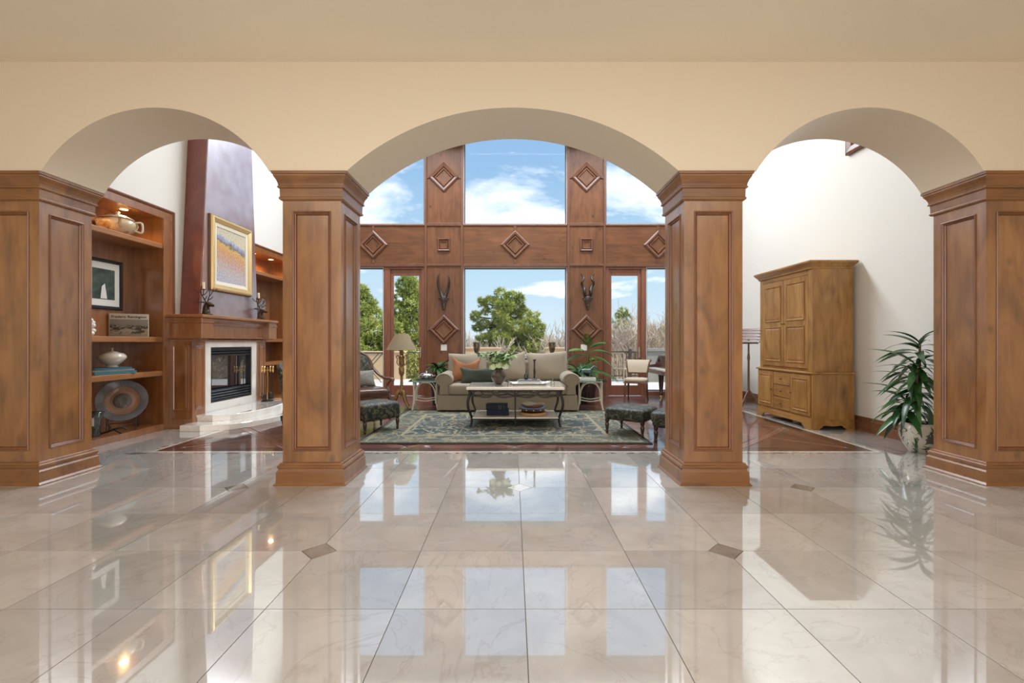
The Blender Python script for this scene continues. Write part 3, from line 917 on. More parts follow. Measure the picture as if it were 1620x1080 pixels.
# two-step bowed hearth
def bow(hw, y0, y1, n=20):
    pts = [(-hw, -0.342), (-hw, y0)]
    for k in range(1, n):
        a = -1 + 2*k/n
        pts.append((hw*a*0.98, y0 + (y1-y0)*math.sqrt(max(0, 1-a*a))**0.9))
    pts += [(hw, y0), (hw, -0.342)]
    return pts
def hearth(name, hw, y0, y1, z0, z1):
    pts = bow(hw, y0, y1)
    rg = [[(x, y, z0) for x, y in pts], [(x, y, z0+0.012) for x, y in pts], [(x, y, z1-0.012) for x, y in pts], [(x*0.995, y+(0.008 if y < -0.36 else 0), z1) for x, y in pts]]
    return MB().loops(rg, True, True).build(name, 'marble_white', fp)
hearth('hearth_step', 1.26, -0.62, -1.30, 0.001, 0.085)
hearth('hearth_slab', 0.92, -0.58, -0.98, 0.086, 0.175)

# --- landscape painting
pt = thing('painting', 'gold-framed landscape painting on the chimney breast', 'painting', (WL+0.313, YF-0.05, 2.05), 90)
plain('gold_leaf', (0.72, 0.53, 0.25), 0.35, metal=0.6, bump=0.1, bscale=90)
plain('gold_dark', (0.16, 0.08, 0.03), 0.5)
plain('linen', (0.70, 0.64, 0.52), 0.8)
W, H = 1.09, 1.16
MB().rect_rings((-W/2, 0, 0), (1,0,0), (0,0,1), (0,-1,0), W, H, [(0.0,0.0),(0.0,0.035),(0.012,0.062),(0.035,0.068),(0.07,0.05),(0.09,0.042),(0.10,0.03)]).build('frame', 'gold_leaf', pt)
MB().rect_rings((-W/2, 0, 0), (1,0,0), (0,0,1), (0,-1,0), W, H, [(-0.012,0.0),(-0.012,0.03),(0.0,0.036),(0.0,0.0)]).build('frame_edge', 'gold_dark', pt)
MB().rect_rings((-W/2, 0, 0), (1,0,0), (0,0,1), (0,-1,0), W, H, [(0.098,0.03),(0.10,0.034),(0.15,0.026),(0.155,0.014)]).build('liner', 'linen', pt)
def landscape(nt, tc):
    sp = nt.nodes.new('ShaderNodeSeparateXYZ'); nt.links.new(tc.outputs['Generated'], sp.inputs[0])
    n = nd(nt, 'TexNoise', Scale=9.0, Detail=6.0, Distortion=0.8); nt.links.new(tc.outputs['Generated'], n.inputs['Vector'])
    # height measured from a ridge falling to the right
    ma = nt.nodes.new('ShaderNodeMath'); ma.operation = 'MULTIPLY_ADD'; ma.inputs[1].default_value = 0.16
    nt.links.new(sp.outputs[0], ma.inputs[0]); nt.links.new(sp.outputs[2], ma.inputs[2])
    mb_ = nt.nodes.new('ShaderNodeMath'); mb_.operation = 'MULTIPLY_ADD'; mb_.inputs[1].default_value = 0.20
    nt.links.new(n.outputs[0], mb_.inputs[0]); nt.links.new(ma.outputs[0], mb_.inputs[2])
    c = ramp(nt, mb_.outputs[0], [(0.10, (0.46, 0.48, 0.56)), (0.38, (0.58, 0.50, 0.46)), (0.56, (0.60, 0.36, 0.22)), (0.72, (0.68, 0.34, 0.12)), (0.84, (0.70, 0.46, 0.14)), (0.88, (0.13, 0.15, 0.09)), (0.92, (0.32, 0.31, 0.46)), (0.97, (0.45, 0.50, 0.62)), (1.0, (0.66, 0.60, 0.42))])
    n2 = nd(nt, 'TexNoise', Scale=38.0, Detail=3.0); nt.links.new(tc.outputs['Generated'], n2.inputs['Vector'])
    n3 = nd(nt, 'TexNoise', Scale=16.0, Detail=4.0); nt.links.new(tc.outputs['Generated'], n3.inputs['Vector'])
    fg = ramp(nt, sp.outputs[2], [(0.0, (0.75,0.75,0.75)), (0.45, (0.45,0.45,0.45)), (0.62, (0.12,0.12,0.12))])
    sm = ramp(nt, n3.outputs[0], [(0.40, (0,0,0)), (0.62, (1,1,1))])
    c = mixc(nt, mixc(nt, 1.0, fg, sm, 'MULTIPLY'), c, (0.52, 0.50, 0.56))
    d = ramp(nt, n2.outputs[0], [(0.35, (0.60, 0.58, 0.62)), (0.62, (1.0, 1.0, 1.0))])
    return mixc(nt, 1.0, c, d, 'MULTIPLY')
ramp_mat('landscape_print', landscape, 0.45, coat=0.3)
MB().box(-W/2+0.15, W/2-0.15, -0.016, -0.008, 0.15, H-0.15).build('canvas', 'landscape_print', pt)

# --- antler candle holders on the mantel
plain('iron', (0.035, 0.030, 0.026), 0.45, metal=0.5)
plain('bronze', (0.055, 0.040, 0.030), 0.4, metal=0.6)
plain('candle', (0.82, 0.74, 0.60), 0.6)
def stag(label, y, z, rz):
    t = thing('stag_candle_holder', label, 'candle holder', (WL+0.42, y, z), rz, 'stag head candle holders on the mantel')
    MB().lathe([(0.085,0),(0.085,0.012),(0.07,0.02),(0.05,0.03)], seg=20).build('foot', 'bronze', t)
    hd = MB()
    hd.tube(smooth_path([(0.0,0,0.02),(-0.005,0,0.07),(0.0,0,0.12),(0.02,0,0.155)], 4), [0.052]*4+[0.045]*4+[0.042]*4+[0.035], 12)
    hd.sell((0.03,0,0.165), (0.052,0.034,0.036), 0.9, 0.9, 14, 10)
    hd.tube(smooth_path([(0.05,0,0.165),(0.09,0,0.150),(0.125,0,0.140),(0.135,0,0.137)], 3), [0.032]*3+[0.024]*3+[0.019]*3+[0.010], 10)
    for s in (-1,1): hd.tube([(0.0,s*0.025,0.185),(-0.045,s*0.07,0.20),(-0.065,s*0.10,0.198)], [0.010,0.014,0.002], 6)
    hd.build('head', 'bronze', t, smooth=50)
    for s in (-1, 1):
        a = MB()
        main = smooth_path([(0.01,s*0.015,0.195),(-0.01,s*0.05,0.27),(0.0,s*0.095,0.34),(0.02,s*0.10,0.42)], 4)
        a.tube(main, [0.009 - 0.0005*i for i in range(len(main))], 6)
        for (i, dx, dy, dz) in ((2,0.07,0.02,0.05),(5,0.05,-0.05,0.08),(7,-0.05,0.05,0.07),(9,0.05,0.035,0.05),(10,-0.03,-0.05,0.06)):
            p = main[i]
            a.tube(smooth_path([p, p+Vector((dx*0.6, s*dy*0.5, dz*0.3)), p+Vector((dx, s*dy, dz))], 3), [0.007]*3+[0.0055]*3+[0.002], 6)
        a.build('antler', 'bronze', t, smooth=50)
    cd = MB().lathe([(0.018,0),(0.018,0.095),(0.006,0.1)], (0.0, -0.045, 0.385), 14).build('candle', 'candle', t, smooth=40)
    cd2 = MB().lathe([(0.022,0),(0.026,0.008),(0.012,0.012)], (0.0, -0.045, 0.373), 14).tube([(-0.008,-0.045,0.30),(0.0,-0.045,0.375)], 0.006, 6).build('candle_cup', 'bronze', t)
    return t
stag('black stag head candle holder at the near end of the mantel', 6.93, 1.645, -15)
stag('black stag head candle holder at the far end of the mantel', 8.42, 1.645, -15)
tf = thing('feather_sculpture', 'grey feather-shaped sculpture beside the far stag head on the mantel', 'sculpture', (WL+0.30, 8.62, 1.645), 20)
plain('pewter', (0.30, 0.31, 0.33), 0.35, metal=0.7, bump=0.4, bscale=60)
MB().lathe([(0.05,0),(0.05,0.015),(0.015,0.03)], seg=16).build('foot', 'iron', tf)
rg = []
for i in range(13):
    u = i/12
    w = 0.012 + 0.062*math.sin(PI*min(1, u*0.95+0.05))**0.8
    rg.append([(0.06*u*u - w, -0.004, 0.03+0.38*u), (0.06*u*u, -0.012, 0.03+0.38*u), (0.06*u*u + w, -0.004+0.02*u, 0.03+0.38*u), (0.06*u*u, 0.010, 0.03+0.38*u)])
MB().loops(rg, True, True).build('feather', 'pewter', tf, smooth=60)

# --- things on the near bookcase (local frame of the shelf: world x = WL - depth)
def lathe_thing(name, label, cat, loc, prof, mat, seg=28, rz=0, smooth=40, group=None, part='body'):
    t = thing(name, label, cat, loc, rz, group)
    MB().lathe(prof, seg=seg).build(part, mat, t, smooth=smooth)
    return t
def ceramic_pattern(c0, c1, sc, lo=0.45, hi=0.55):
    def f(nt, tc):
        n = nd(nt, 'TexNoise', Scale=sc, Detail=4.0, Distortion=1.0); nt.links.new(tc.outputs['Object'], n.inputs['Vector'])
        return ramp(nt, n.outputs[0], [(lo, c0), (hi, c1)])
    return f
ramp_mat('tureen_glaze', ceramic_pattern((0.30, 0.17, 0.07), (0.62, 0.50, 0.33), 9, 0.38, 0.56), 0.25, coat=0.6)
plain('cream_glaze', (0.66, 0.60, 0.50), 0.25, coat=0.6, var=0.08)
z = 2.641
t = thing('tureen', 'large lidded two-handled ceramic tureen on the top shelf', 'tureen', (-5.17, 6.10, z), 20)
MB().lathe([(0.11,0),(0.115,0.012),(0.16,0.04),(0.21,0.10),(0.222,0.14),(0.205,0.18),(0.165,0.205)], seg=32).build('bowl', 'tureen_glaze', t, smooth=50)
MB().lathe([(0.175,0.206),(0.18,0.214),(0.13,0.245),(0.06,0.262),(0.02,0.268),(0.018,0.278),(0.030,0.292),(0.022,0.308),(0.004,0.314)], seg=28).build('lid', 'cream_glaze', t, smooth=50)
for s in (-1, 1):
    MB().tube(smooth_path([(s*0.20,0,0.175),(s*0.26,0,0.18),(s*0.275,0,0.12),(s*0.262,0,0.05),(s*0.19,0,0.07)], 4), 0.013, 8).build('handle', 'cream_glaze', t, smooth=60)
# framed picture hung on the back of the bookcase
t = thing('framed_picture', 'black-framed picture with white mat on the back of the near bookcase', 'picture', (WL-0.434, 6.15, 1.68), 90)
plain('black_paint', (0.012, 0.012, 0.014), 0.35)
plain('mat_board', (0.75, 0.74, 0.70), 0.7)
MB().rect_rings((-0.29,0,0), (1,0,0), (0,0,1), (0,-1,0), 0.58, 0.66, [(0,0),(0,0.025),(0.01,0.03),(0.04,0.025),(0.045,0.012)]).build('frame', 'black_paint', t)
MB().box(-0.25, 0.25, -0.012, -0.006, 0.04, 0.62).build('mat', 'mat_board', t)
ramp_mat('print_green', ceramic_pattern((0.02, 0.035, 0.03), (0.10, 0.14, 0.11), 5, 0.35, 0.7), 0.5)
ip = MB().box(-0.17, 0.17, -0.014, -0.0125, 0.13, 0.53).build('print', 'print_green', t)
MB().prism([(-0.05,0.14),(0.05,0.14),(0.015,0.34),(-0.03,0.30)], 'Y', -0.0155, -0.0143).build('printed_figure', 'mat_board', t)
# art book standing up
t = thing('art_book', 'upright book with brown cover picture and printed title on the second shelf', 'book', (-5.20, 6.33, 1.318), 28)
plain('book_cream', (0.62, 0.56, 0.46), 0.6); plain('paper', (0.72, 0.69, 0.62), 0.8)
MB().box(-0.21, 0.21, -0.018, -0.0145, 0, 0.31).build('front_cover', 'book_cream', t)
MB().box(-0.21, 0.21, 0.0145, 0.018, 0, 0.31).box(-0.21, -0.206, -0.0144, 0.0144, 0, 0.31).build('back_cover', 'book_cream', t)
MB().box(-0.205, 0.203, -0.014, 0.014, 0.004, 0.306).build('pages', 'paper', t)
def horsemen(nt, tc):
    sp = nt.nodes.new('ShaderNodeSeparateXYZ'); nt.links.new(tc.outputs['Generated'], sp.inputs[0])
    bg = ramp(nt, sp.outputs[2], [(0.0, (0.30, 0.25, 0.17)), (0.35, (0.36, 0.31, 0.22)), (0.62, (0.23, 0.21, 0.17)), (1.0, (0.26, 0.25, 0.22))])
    n = nd(nt, 'TexNoise', Scale=6.0, Detail=5.0, Distortion=1.4); nt.links.new(tc.outputs['Generated'], n.inputs['Vector'])
    m = ramp(nt, n.outputs[0], [(0.47, (0,0,0)), (0.55, (1,1,1))])
    bandm = ramp(nt, sp.outputs[2], [(0.08, (0,0,0)), (0.22, (1,1,1)), (0.58, (1,1,1)), (0.75, (0,0,0))])
    f = mixc(nt, 1.0, m, bandm, 'MULTIPLY')
    return mixc(nt, f, bg, (0.05, 0.035, 0.025))
ramp_mat('cover_print', horsemen, 0.4, coat=0.3)
MB().box(-0.205, 0.205, -0.0195, -0.0182, 0.005, 0.235).build('cover_picture', 'cover_print', t)
def lettering(txt, parent, loc, rot, size, mat, name='lettering'):
    cu = bpy.data.curves.new(name, 'FONT'); cu.body = txt; cu.size = size; cu.align_x = 'CENTER'; cu.extrude = 0.0006; cu.offset = size*0.02
    o = bpy.data.objects.new(name, cu); COL.objects.link(o)
    dg = bpy.context.evaluated_depsgraph_get()
    me = bpy.data.meshes.new_from_object(o.evaluated_get(dg))
    bpy.data.objects.remove(o); bpy.data.curves.remove(cu)
    me.materials.append(M[mat])
    return put(name, me, parent, loc, rot)
plain('ink', (0.03, 0.025, 0.022), 0.6)
lettering('Frederic Remington', t, (0, -0.0188, 0.254), (R(90), 0, 0), 0.047, 'ink')
# white figurine half hidden by the pier
t = thing('figurine', 'white ruffled porcelain ornament on the second shelf by the pier', 'figurine', (-5.10, 5.58, 1.318), 0)
plain('porcelain', (0.80, 0.77, 0.70), 0.25, coat=0.5)
random.seed(4)
fg = MB()
for k in range(14):
    a = k*2.4; h = 0.03+0.17*k/14
    fg.sell((0.05*math.cos(a), 0.05*math.sin(a), h), (0.045,0.035,0.03), 1, 1, 10, 6, Matrix.Rotation(a, 3, 'Z'))
fg.build('ruffles', 'porcelain', t, smooth=60)
MB().lathe([(0.06,0),(0.065,0.01),(0.04,0.03)], seg=18).build('foot', 'porcelain', t)
# books lying flat with the round white jar on top
def flat_book(label, x, y, z, w, d, h, rz, mat, group):
    t = thing('book', label, 'book', (x, y, z), rz, group)
    MB().box(-w/2, w/2, -d/2, d/2, 0, 0.003).box(-w/2, w/2, -d/2, d/2, h-0.003, h).build('cover', mat, t, bev=0.001)
    MB().box(-w/2, w/2, d/2-0.004, d/2, 0.0031, h-0.0031).build('spine', mat, t) if False else None
    MB().box(-w/2, w/2, -d/2, -d/2+0.004, 0.0031, h-0.0031).build('spine', mat, t)
    MB().box(-w/2+0.006, w/2-0.006, -d/2+0.0041, d/2-0.006, 0.0031, h-0.0031).build('pages', 'paper', t)
    return t
plain('book_blue', (0.035, 0.13, 0.17), 0.5); plain('book_grey', (0.22, 0.23, 0.24), 0.5); plain('book_teal', (0.05, 0.20, 0.24), 0.5)
g = 'books under the white jar'
flat_book('teal book at the bottom of the stack under the white jar', -5.17, 5.98, 0.841, 0.46, 0.30, 0.032, 68, 'book_teal', g)
flat_book('grey book in the middle of the stack under the white jar', -5.17, 5.97, 0.8735, 0.44, 0.28, 0.026, 64, 'book_grey', g)
flat_book('thin blue book right under the round white jar', -5.17, 5.96, 0.900, 0.40, 0.27, 0.022, 66, 'book_blue', g)
t = thing('lidded_jar', 'round white lidded jar standing on stacked books', 'jar', (-5.15, 6.00, 0.923), 0)
MB().lathe([(0.06,0),(0.065,0.008),(0.05,0.02),(0.10,0.06),(0.145,0.115),(0.148,0.14),(0.12,0.175),(0.06,0.192)], seg=32).build('body', 'cream_glaze', t, smooth=50)
MB().lathe([(0.062,0.192),(0.06,0.198),(0.02,0.205),(0.010,0.215),(0.012,0.235),(0.018,0.245),(0.006,0.25)], seg=20).build('lid', 'cream_glaze', t, smooth=50)
# pottery plate on a wire stand
t = thing('display_plate', 'round pottery plate with brown centre on a wire stand, bottom shelf', 'plate', (-5.17, 6.18, 0.086), 34)
plain('plate_rim', (0.12, 0.115, 0.13), 0.35, coat=0.4, bump=0.5, bscale=18, var=0.3)
plain('plate_brown', (0.26, 0.135, 0.075), 0.4, coat=0.3, var=0.15); plain('plate_dark', (0.09, 0.07, 0.06), 0.4, coat=0.3, bump=0.8, bscale=30)
tilt = Matrix.Rotation(R(-14), 4, 'X')
pr = MB()
def disc(r0, r1, h0, h1, seg=40, c=(0,0,0)):
    m_ = MB()
    pr_ = [(r0, h0), (r1, h1)]
    return pr_
def plate_part(name, prof, mat, cap=True):
    m_ = MB().lathe(prof, seg=44, cap=cap)
    q = []
    for v in m_.v:
        p = Matrix.Rotation(R(90-16), 3, 'X') @ Vector(v)
        q.append(p + Vector((0, 0.0, 0.385)))
    m_.v = q
    return m_.build(name, mat, t, smooth=40)
plate_part('rim', [(0.05,-0.03),(0.13,-0.03),(0.24,0.0),(0.275,0.012),(0.272,0.022),(0.235,0.014),(0.19,0.002),(0.186,-0.004)], 'plate_rim', False)
plate_part('well', [(0.187,-0.012),(0.187,0.0),(0.17,-0.006),(0.12,-0.014),(0.10,-0.0145)], 'plate_brown')
plate_part('relief', [(0.098,-0.02),(0.10,-0.010),(0.09,-0.006),(0.05,-0.0045),(0.02,-0.008)], 'plate_dark')
st = MB()
for s in (-1, 1):
    st.tube([(s*0.15,-0.13,0.004),(s*0.15,-0.09,0.10),(s*0.15,-0.088,0.16),(s*0.15,-0.075,0.165)], 0.005, 6)
    st.tube([(s*0.15,-0.09,0.10),(s*0.15,0.02,0.10),(s*0.15,0.13,0.004)], 0.005, 6)
    st.tube([(s*0.15,0.02,0.10),(s*0.13,0.075,0.30)], 0.005, 6)
st.tube([(-0.15,-0.09,0.10),(0.15,-0.09,0.10)], 0.005, 6)
st.build('wire_stand', 'iron', t)
# dark vase and dark branch ornament
ramp_mat('green_black_glaze', ceramic_pattern((0.012, 0.014, 0.013), (0.07, 0.09, 0.085), 14, 0.4, 0.65), 0.2, coat=0.6)
t = thing('dark_vase', 'dark green flared vase with white label on the bottom shelf by the pier', 'vase', (-5.12, 5.71, 0.086), 0)
MB().lathe([(0.055,0),(0.06,0.012),(0.055,0.03),(0.058,0.10),(0.066,0.22),(0.085,0.285),(0.10,0.30),(0.095,0.305),(0.06,0.29)], seg=28).build('body', 'green_black_glaze', t, smooth=50)
MB().cbox((0.018,-0.063,0.19), (0.05,0.006,0.10), Matrix.Rotation(R(12),3,'Z')).build('label_card', 'mat_board', t)
t = thing('driftwood', 'small dark twisted branch ornament beside the dark vase', 'ornament', (-5.06, 5.88, 0.086), 20)
mbx = MB()
mbx.tube(smooth_path([(-0.11,0,0.012),(-0.04,0.01,0.03),(0.03,-0.01,0.06),(0.11,0.0,0.075),(0.16,0.01,0.05)], 4), 0.012, 7)
mbx.tube(smooth_path([(-0.04,0.01,0.03),(-0.02,0.03,0.09),(-0.06,0.03,0.13)], 4), 0.008, 7)
mbx.tube(smooth_path([(0.03,-0.01,0.06),(0.08,-0.03,0.03),(0.12,-0.04,0.008)], 4), 0.009, 7)
mbx.build('branch', 'iron', t, smooth=60)
# far bookcase: one small dark frame
t = thing('photo_frame', 'small dark picture frame on the far bookcase behind the fire tools', 'picture frame', (-5.17, 8.98, 0.841), 60)
MB().rect_rings((-0.10,0,0), (1,0,0), (0,0,1), (0,-1,0), 0.20, 0.27, [(0,0),(0,0.015),(0.02,0.018),(0.022,0.008)], cap0=True).build('frame', 'black_paint', t)
MB().box(-0.082, 0.082, -0.010, -0.004, 0.02, 0.25).build('picture', 'print_green', t)

# fire tools on the hearth
t = thing('fire_tool_set', 'black and brass fireplace tool set standing on the hearth', 'fire tools', (WL+0.52, 8.47, 0.176), 90)
MB().lathe([(0.10,0),(0.10,0.012),(0.08,0.02),(0.02,0.03)], seg=20).build('base', 'iron', t)
MB().tube([(0,0,0.02),(0,0,0.62)], 0.009, 8).build('post', 'brass', t)
MB().tube([(-0.10,0,0.56),(0.10,0,0.56)], 0.006, 6).tube([(0,-0.10,0.56),(0,0.10,0.56)], 0.006, 6).build('hook_bar', 'brass', t)
for k, (dx, dy) in enumerate(((-0.10,0),(0.10,0),(0,-0.10),(0,0.10))):
    tl = MB().tube([(dx,dy,0.12),(dx,dy,0.52)], 0.006, 6).build('tool', 'iron', t)
    MB().lathe([(0.008,0.52),(0.014,0.54),(0.010,0.58),(0.016,0.62),(0.004,0.635)], (dx,dy,0), 10).build('grip', 'brass', tl)
    if k == 0: MB().box(dx-0.05, dx+0.05, dy-0.012, dy+0.012, 0.03, 0.13).build('shovel', 'iron', tl, bev=0.008)
    elif k == 1: MB().lathe([(0.045,0.03),(0.05,0.06),(0.03,0.14),(0.01,0.16)], (dx,dy,0), 12).build('brush', 'iron', tl)
    elif k == 2: MB().tube([(dx,dy,0.12),(dx,dy,0.06),(dx+0.03,dy,0.05)], 0.006, 6).build('poker', 'iron', tl)
    else: MB().tube([(dx-0.01,dy,0.14),(dx-0.03,dy,0.09),(dx,dy,0.04)], 0.005, 6).tube([(dx+0.01,dy,0.14),(dx+0.03,dy,0.09),(dx,dy,0.04)], 0.005, 6).build('tongs', 'iron', tl)
wood('log_wood', (0.22,0.12,0.06), (0.36,0.21,0.11), (0.50,0.33,0.19), rough=0.8, coat=0.0)
t = thing('wood_block', 'short split log on the hearth beside the fire tools', 'log', (WL+0.50, 8.74, 0.086), 80)
MB().lathe([(0.055,-0.14),(0.058,-0.10),(0.056,0.10),(0.053,0.14)], seg=12).build('log', 'log_wood', t, smooth=40, rot=(R(90),0,0), loc=(0,0,0.058))

# ================================================================ SEATING GROUP
# --- rug
RX0, RX1, RY0, RY1 = -1.93, 1.71, 5.69, 8.42
rug = thing('area_rug', 'dark teal floral area rug under the coffee table', 'rug', ((RX0+RX1)/2, (RY0+RY1)/2, 0), 0)
def rug_field(base, mid, line, sc, thr):
    def f(nt, tc):
        n0 = nd(nt, 'TexNoise', Scale=2.2, Detail=3.0); nt.links.new(tc.outputs['Object'], n0.inputs['Vector'])
        n1 = nd(nt, 'TexNoise', Scale=3.4, Detail=2.0); nt.links.new(tc.outputs['Object'], n1.inputs['Vector'])
        # mirrored coordinates give the repeat of a woven pattern; noise bends the lines into scrolls
        ab = nt.nodes.new('ShaderNodeVectorMath'); ab.operation = 'ABSOLUTE'; nt.links.new(tc.outputs['Object'], ab.inputs[0])
        av = nd(nt, 'VectorMath'); av.operation = 'MULTIPLY_ADD'; av.inputs[1].default_value = (0.55, 0.55, 0.0)
        nt.links.new(n1.outputs['Color'], av.inputs[0]); nt.links.new(ab.outputs[0], av.inputs[2])
        ve = nd(nt, 'TexVoronoi', Scale=sc); ve.feature = 'DISTANCE_TO_EDGE'; nt.links.new(av.outputs[0], ve.inputs['Vector'])
        ln = ramp(nt, ve.outputs['Distance'], [(thr*0.5, (1,1,1)), (thr, (0,0,0))])
        wv = nd(nt, 'TexWave', Scale=1.7, Distortion=14.0, Detail=2.0); nt.links.new(av.outputs[0], wv.inputs['Vector'])
        l2 = ramp(nt, wv.outputs['Fac'], [(0.90, (0,0,0)), (0.97, (0.8,0.8,0.8))])
        vo = nd(nt, 'TexVoronoi', Scale=8.5); nt.links.new(av.outputs[0], vo.inputs['Vector'])
        bl = ramp(nt, vo.outputs['Distance'], [(0.20, (1,1,1)), (0.32, (0,0,0))])
        vc = ramp(nt, vo.outputs['Color'], [(0.25, (0.19, 0.075, 0.05)), (0.38, (0.05, 0.07, 0.09)), (0.5, (0.25, 0.235, 0.16)), (0.7, (0.06, 0.085, 0.10)), (0.85, (0.12, 0.14, 0.11))])
        c = ramp(nt, n0.outputs[0], [(0.35, base), (0.62, mid)])
        c = mixc(nt, bl, c, vc)
        c = mixc(nt, l2, c, line)
        return mixc(nt, ln, c, line)
    return f
ramp_mat('rug_field', rug_field((0.035, 0.052, 0.058), (0.068, 0.088, 0.085), (0.25, 0.23, 0.16), 2.6, 0.045), 0.95, sheen=0.0, bump=0.6, bscale=220)
ramp_mat('rug_border', rug_field((0.055, 0.072, 0.060), (0.10, 0.115, 0.088), (0.23, 0.21, 0.145), 3.6, 0.05), 0.95, bump=0.6, bscale=220)
plain('rug_line', (0.27, 0.245, 0.165), 0.95, bump=0.5, bscale=200); plain('rug_edge', (0.035, 0.033, 0.028), 0.95)
w, h = (RX1-RX0)/2, (RY1-RY0)/2
fz = Vector((0,0,1))
MB().rect_rings((-w,-h,0.001), (1,0,0), (0,1,0), fz, 2*w, 2*h, [(0,0),(0,0.011),(0.006,0.014),(0.045,0.0145),(0.045,0.0)]).build('binding', 'rug_edge', rug)
MB().rect_rings((-w,-h,0.001), (1,0,0), (0,1,0), fz, 2*w, 2*h, [(0.045,0.0),(0.045,0.0148),(0.44,0.0148),(0.44,0)]).build('border', 'rug_border', rug)
MB().rect_rings((-w,-h,0.001), (1,0,0), (0,1,0), fz, 2*w, 2*h, [(0.09,0.0147),(0.09,0.0156),(0.115,0.0156),(0.115,0.0147)]).build('guard_stripe', 'rug_line', rug)
MB().rect_rings((-w,-h,0.001), (1,0,0), (0,1,0), fz, 2*w, 2*h, [(0.44,0.0),(0.44,0.0156),(0.485,0.0156),(0.485,0.0)]).build('guard_stripe', 'rug_line', rug)
MB().box(-w+0.485, w-0.485, -h+0.485, h-0.485, 0.001, 0.0155).build('field', 'rug_field', rug)
ZR = 0.0168

# --- sofa
plain('sofa_fabric', (0.275, 0.235, 0.175), 0.9, bump=0.25, bscale=260, var=0.06, vscale=3, sheen=0.2)
sf = thing('sofa', 'beige three-cushion sofa with rolled arms behind the coffee table', 'sofa', (-0.09, 8.72, 0), 0)
def skirt():
    rg = []
    for p, z in ((0.012, 0.045), (0.004, 0.16), (0.0, 0.30)):
        x, yf, yb = 1.235+p, -0.47-p, 0.45+p
        ring = []
        for a, b_ in (((-x,yf),(x,yf)), ((x,yf),(x,yb)), ((x,yb),(-x,yb)), ((-x,yb),(-x,yf))):
            k = 24 if a[0] != b_[0] else 8
            for i in range(k):
                u = i/k
                ring.append((a[0]+(b_[0]-a[0])*u, a[1]+(b_[1]-a[1])*u + (0.006*math.sin(i*2.1)*(0.30-z)/0.3), z))
        rg.append(ring)
    return MB().loops(rg, True, True)
skirt().build('skirt', 'sofa_fabric', sf, smooth=40)
for sx in (-1, 1):
    for y in (-0.40, 0.38): MB().lathe([(0.03,ZR if y < 0 else 0.002),(0.04,0.045),(0.04,0.06)], (sx*1.13, y, 0), 12).build('foot', 'dark_wood', sf)
for k, sx in enumerate((-1, 1)):
    MB().sell((sx*0.535, -0.06, 0.405), (0.53, 0.455, 0.105), 0.32, 0.22, 36, 14).build('seat_cushion', 'sofa_fabric', sf, smooth=60)
for sx in (-1, 1):
    ar = MB()
    prof = []
    for i in range(17):
        a = R(-60) + R(300)*i/16
        prof.append((sx*1.13 + sx*0.155*math.cos(a)*1.0, 0.575 + 0.125*math.sin(a)))
    prof += [(sx*1.03, 0.30), (sx*1.22, 0.30)]
    ar.prism(prof, 'Y', -0.45, 0.40)
    arm = ar.build('arm', 'sofa_fabric', sf, smooth=40, bev=0.025, bseg=3)
    MB().tube([(sx*1.13+0.135*math.cos(R(-40)+R(290)*i/16)*sx, -0.458, 0.575+0.108*math.sin(R(-40)+R(290)*i/16)) for i in range(17)], 0.006, 6).build('piping', 'sofa_fabric', arm, smooth=60)
MB().box(-1.16, 1.16, 0.26, 0.45, 0.30, 0.90).build('back', 'sofa_fabric', sf, bev=0.06, bseg=4)
def pillow(W, H, D, dip=0.0, corner=0.05, nx=18, nz=16, sag=0.0, seed=0, pw=0.5):
    """soft pillow in the x-z plane, standing on z=0"""
    rnd = random.Random(seed)
    mb = MB()
    for side in (-1, 1):
        g = []
        for j in range(nz+1):
            for i in range(nx+1):
                u, v = -1+2*i/nx, -1+2*j/nz
                th = (1-abs(u)**3.0)*(1-abs(v)**3.0)
                th = max(0, th)**pw
                ex = 1 + corner*(abs(u)**2)*(abs(v)**2) - corner*0.6*(1-v*v)*abs(u)
                ez = 1 + corner*(abs(u)**2)*(abs(v)**2) - corner*0.6*(1-u*u)*abs(v)
                x = u*W/2*ex
                z = v*H/2*ez
                if v > 0: z -= dip*H*(1-abs(u)**1.2)*(v**2)
                y = side*D/2*th*(1 + 0.10*math.sin(3*u+2*v+seed)) - sag*(v+1)**2*0.25
                g.append((x, y, z+H/2))
        o = len(mb.v)
        fs = []
        for j in range(nz):
            for i in range(nx):
                a = j*(nx+1)+i
                q = (a, a+1, a+nx+2, a+nx+1)
                fs.append(q if side < 0 else q[::-1])
        mb.add(g, fs)
    return mb
def soft(name, W, H, D, mat, parent, loc, rot, **kw):
    return pillow(W, H, D, **kw).build(name, mat, parent, smooth=70, weld=True, loc=loc, rot=rot)
soft('back_cushion', 0.74, 0.57, 0.25, 'sofa_fabric', sf, (-0.74, 0.20, 0.49), (R(-14), R(-3), R(4)), corner=0.015, dip=0.05, seed=1, pw=0.33)
soft('back_cushion', 0.74, 0.56, 0.25, 'sofa_fabric', sf, (0.02, 0.20, 0.48), (R(-15), R(-7), 0), corner=0.03, dip=0.10, seed=2, pw=0.38)
soft('back_cushion', 0.76, 0.58, 0.26, 'sofa_fabric', sf, (0.76, 0.20, 0.49), (R(-14), R(-3), R(-4)), corner=0.015, dip=0.04, seed=3, pw=0.33)
plain('rust_velvet', (0.27, 0.105, 0.040), 0.85, bump=0.2, bscale=200, sheen=0.1, var=0.12)
plain('green_velvet', (0.034, 0.050, 0.034), 0.8, bump=0.2, bscale=200, sheen=0.1, var=0.2)
t = thing('throw_pillow', 'rust orange throw pillow with chopped top on the left of the sofa', 'pillow', (-0.87, 8.53, 0.512), 8)
soft('cover', 0.50, 0.47, 0.17, 'rust_velvet', t, (0,0,0), (R(-20), R(4), 0), dip=0.30, corner=0.10, seed=5)
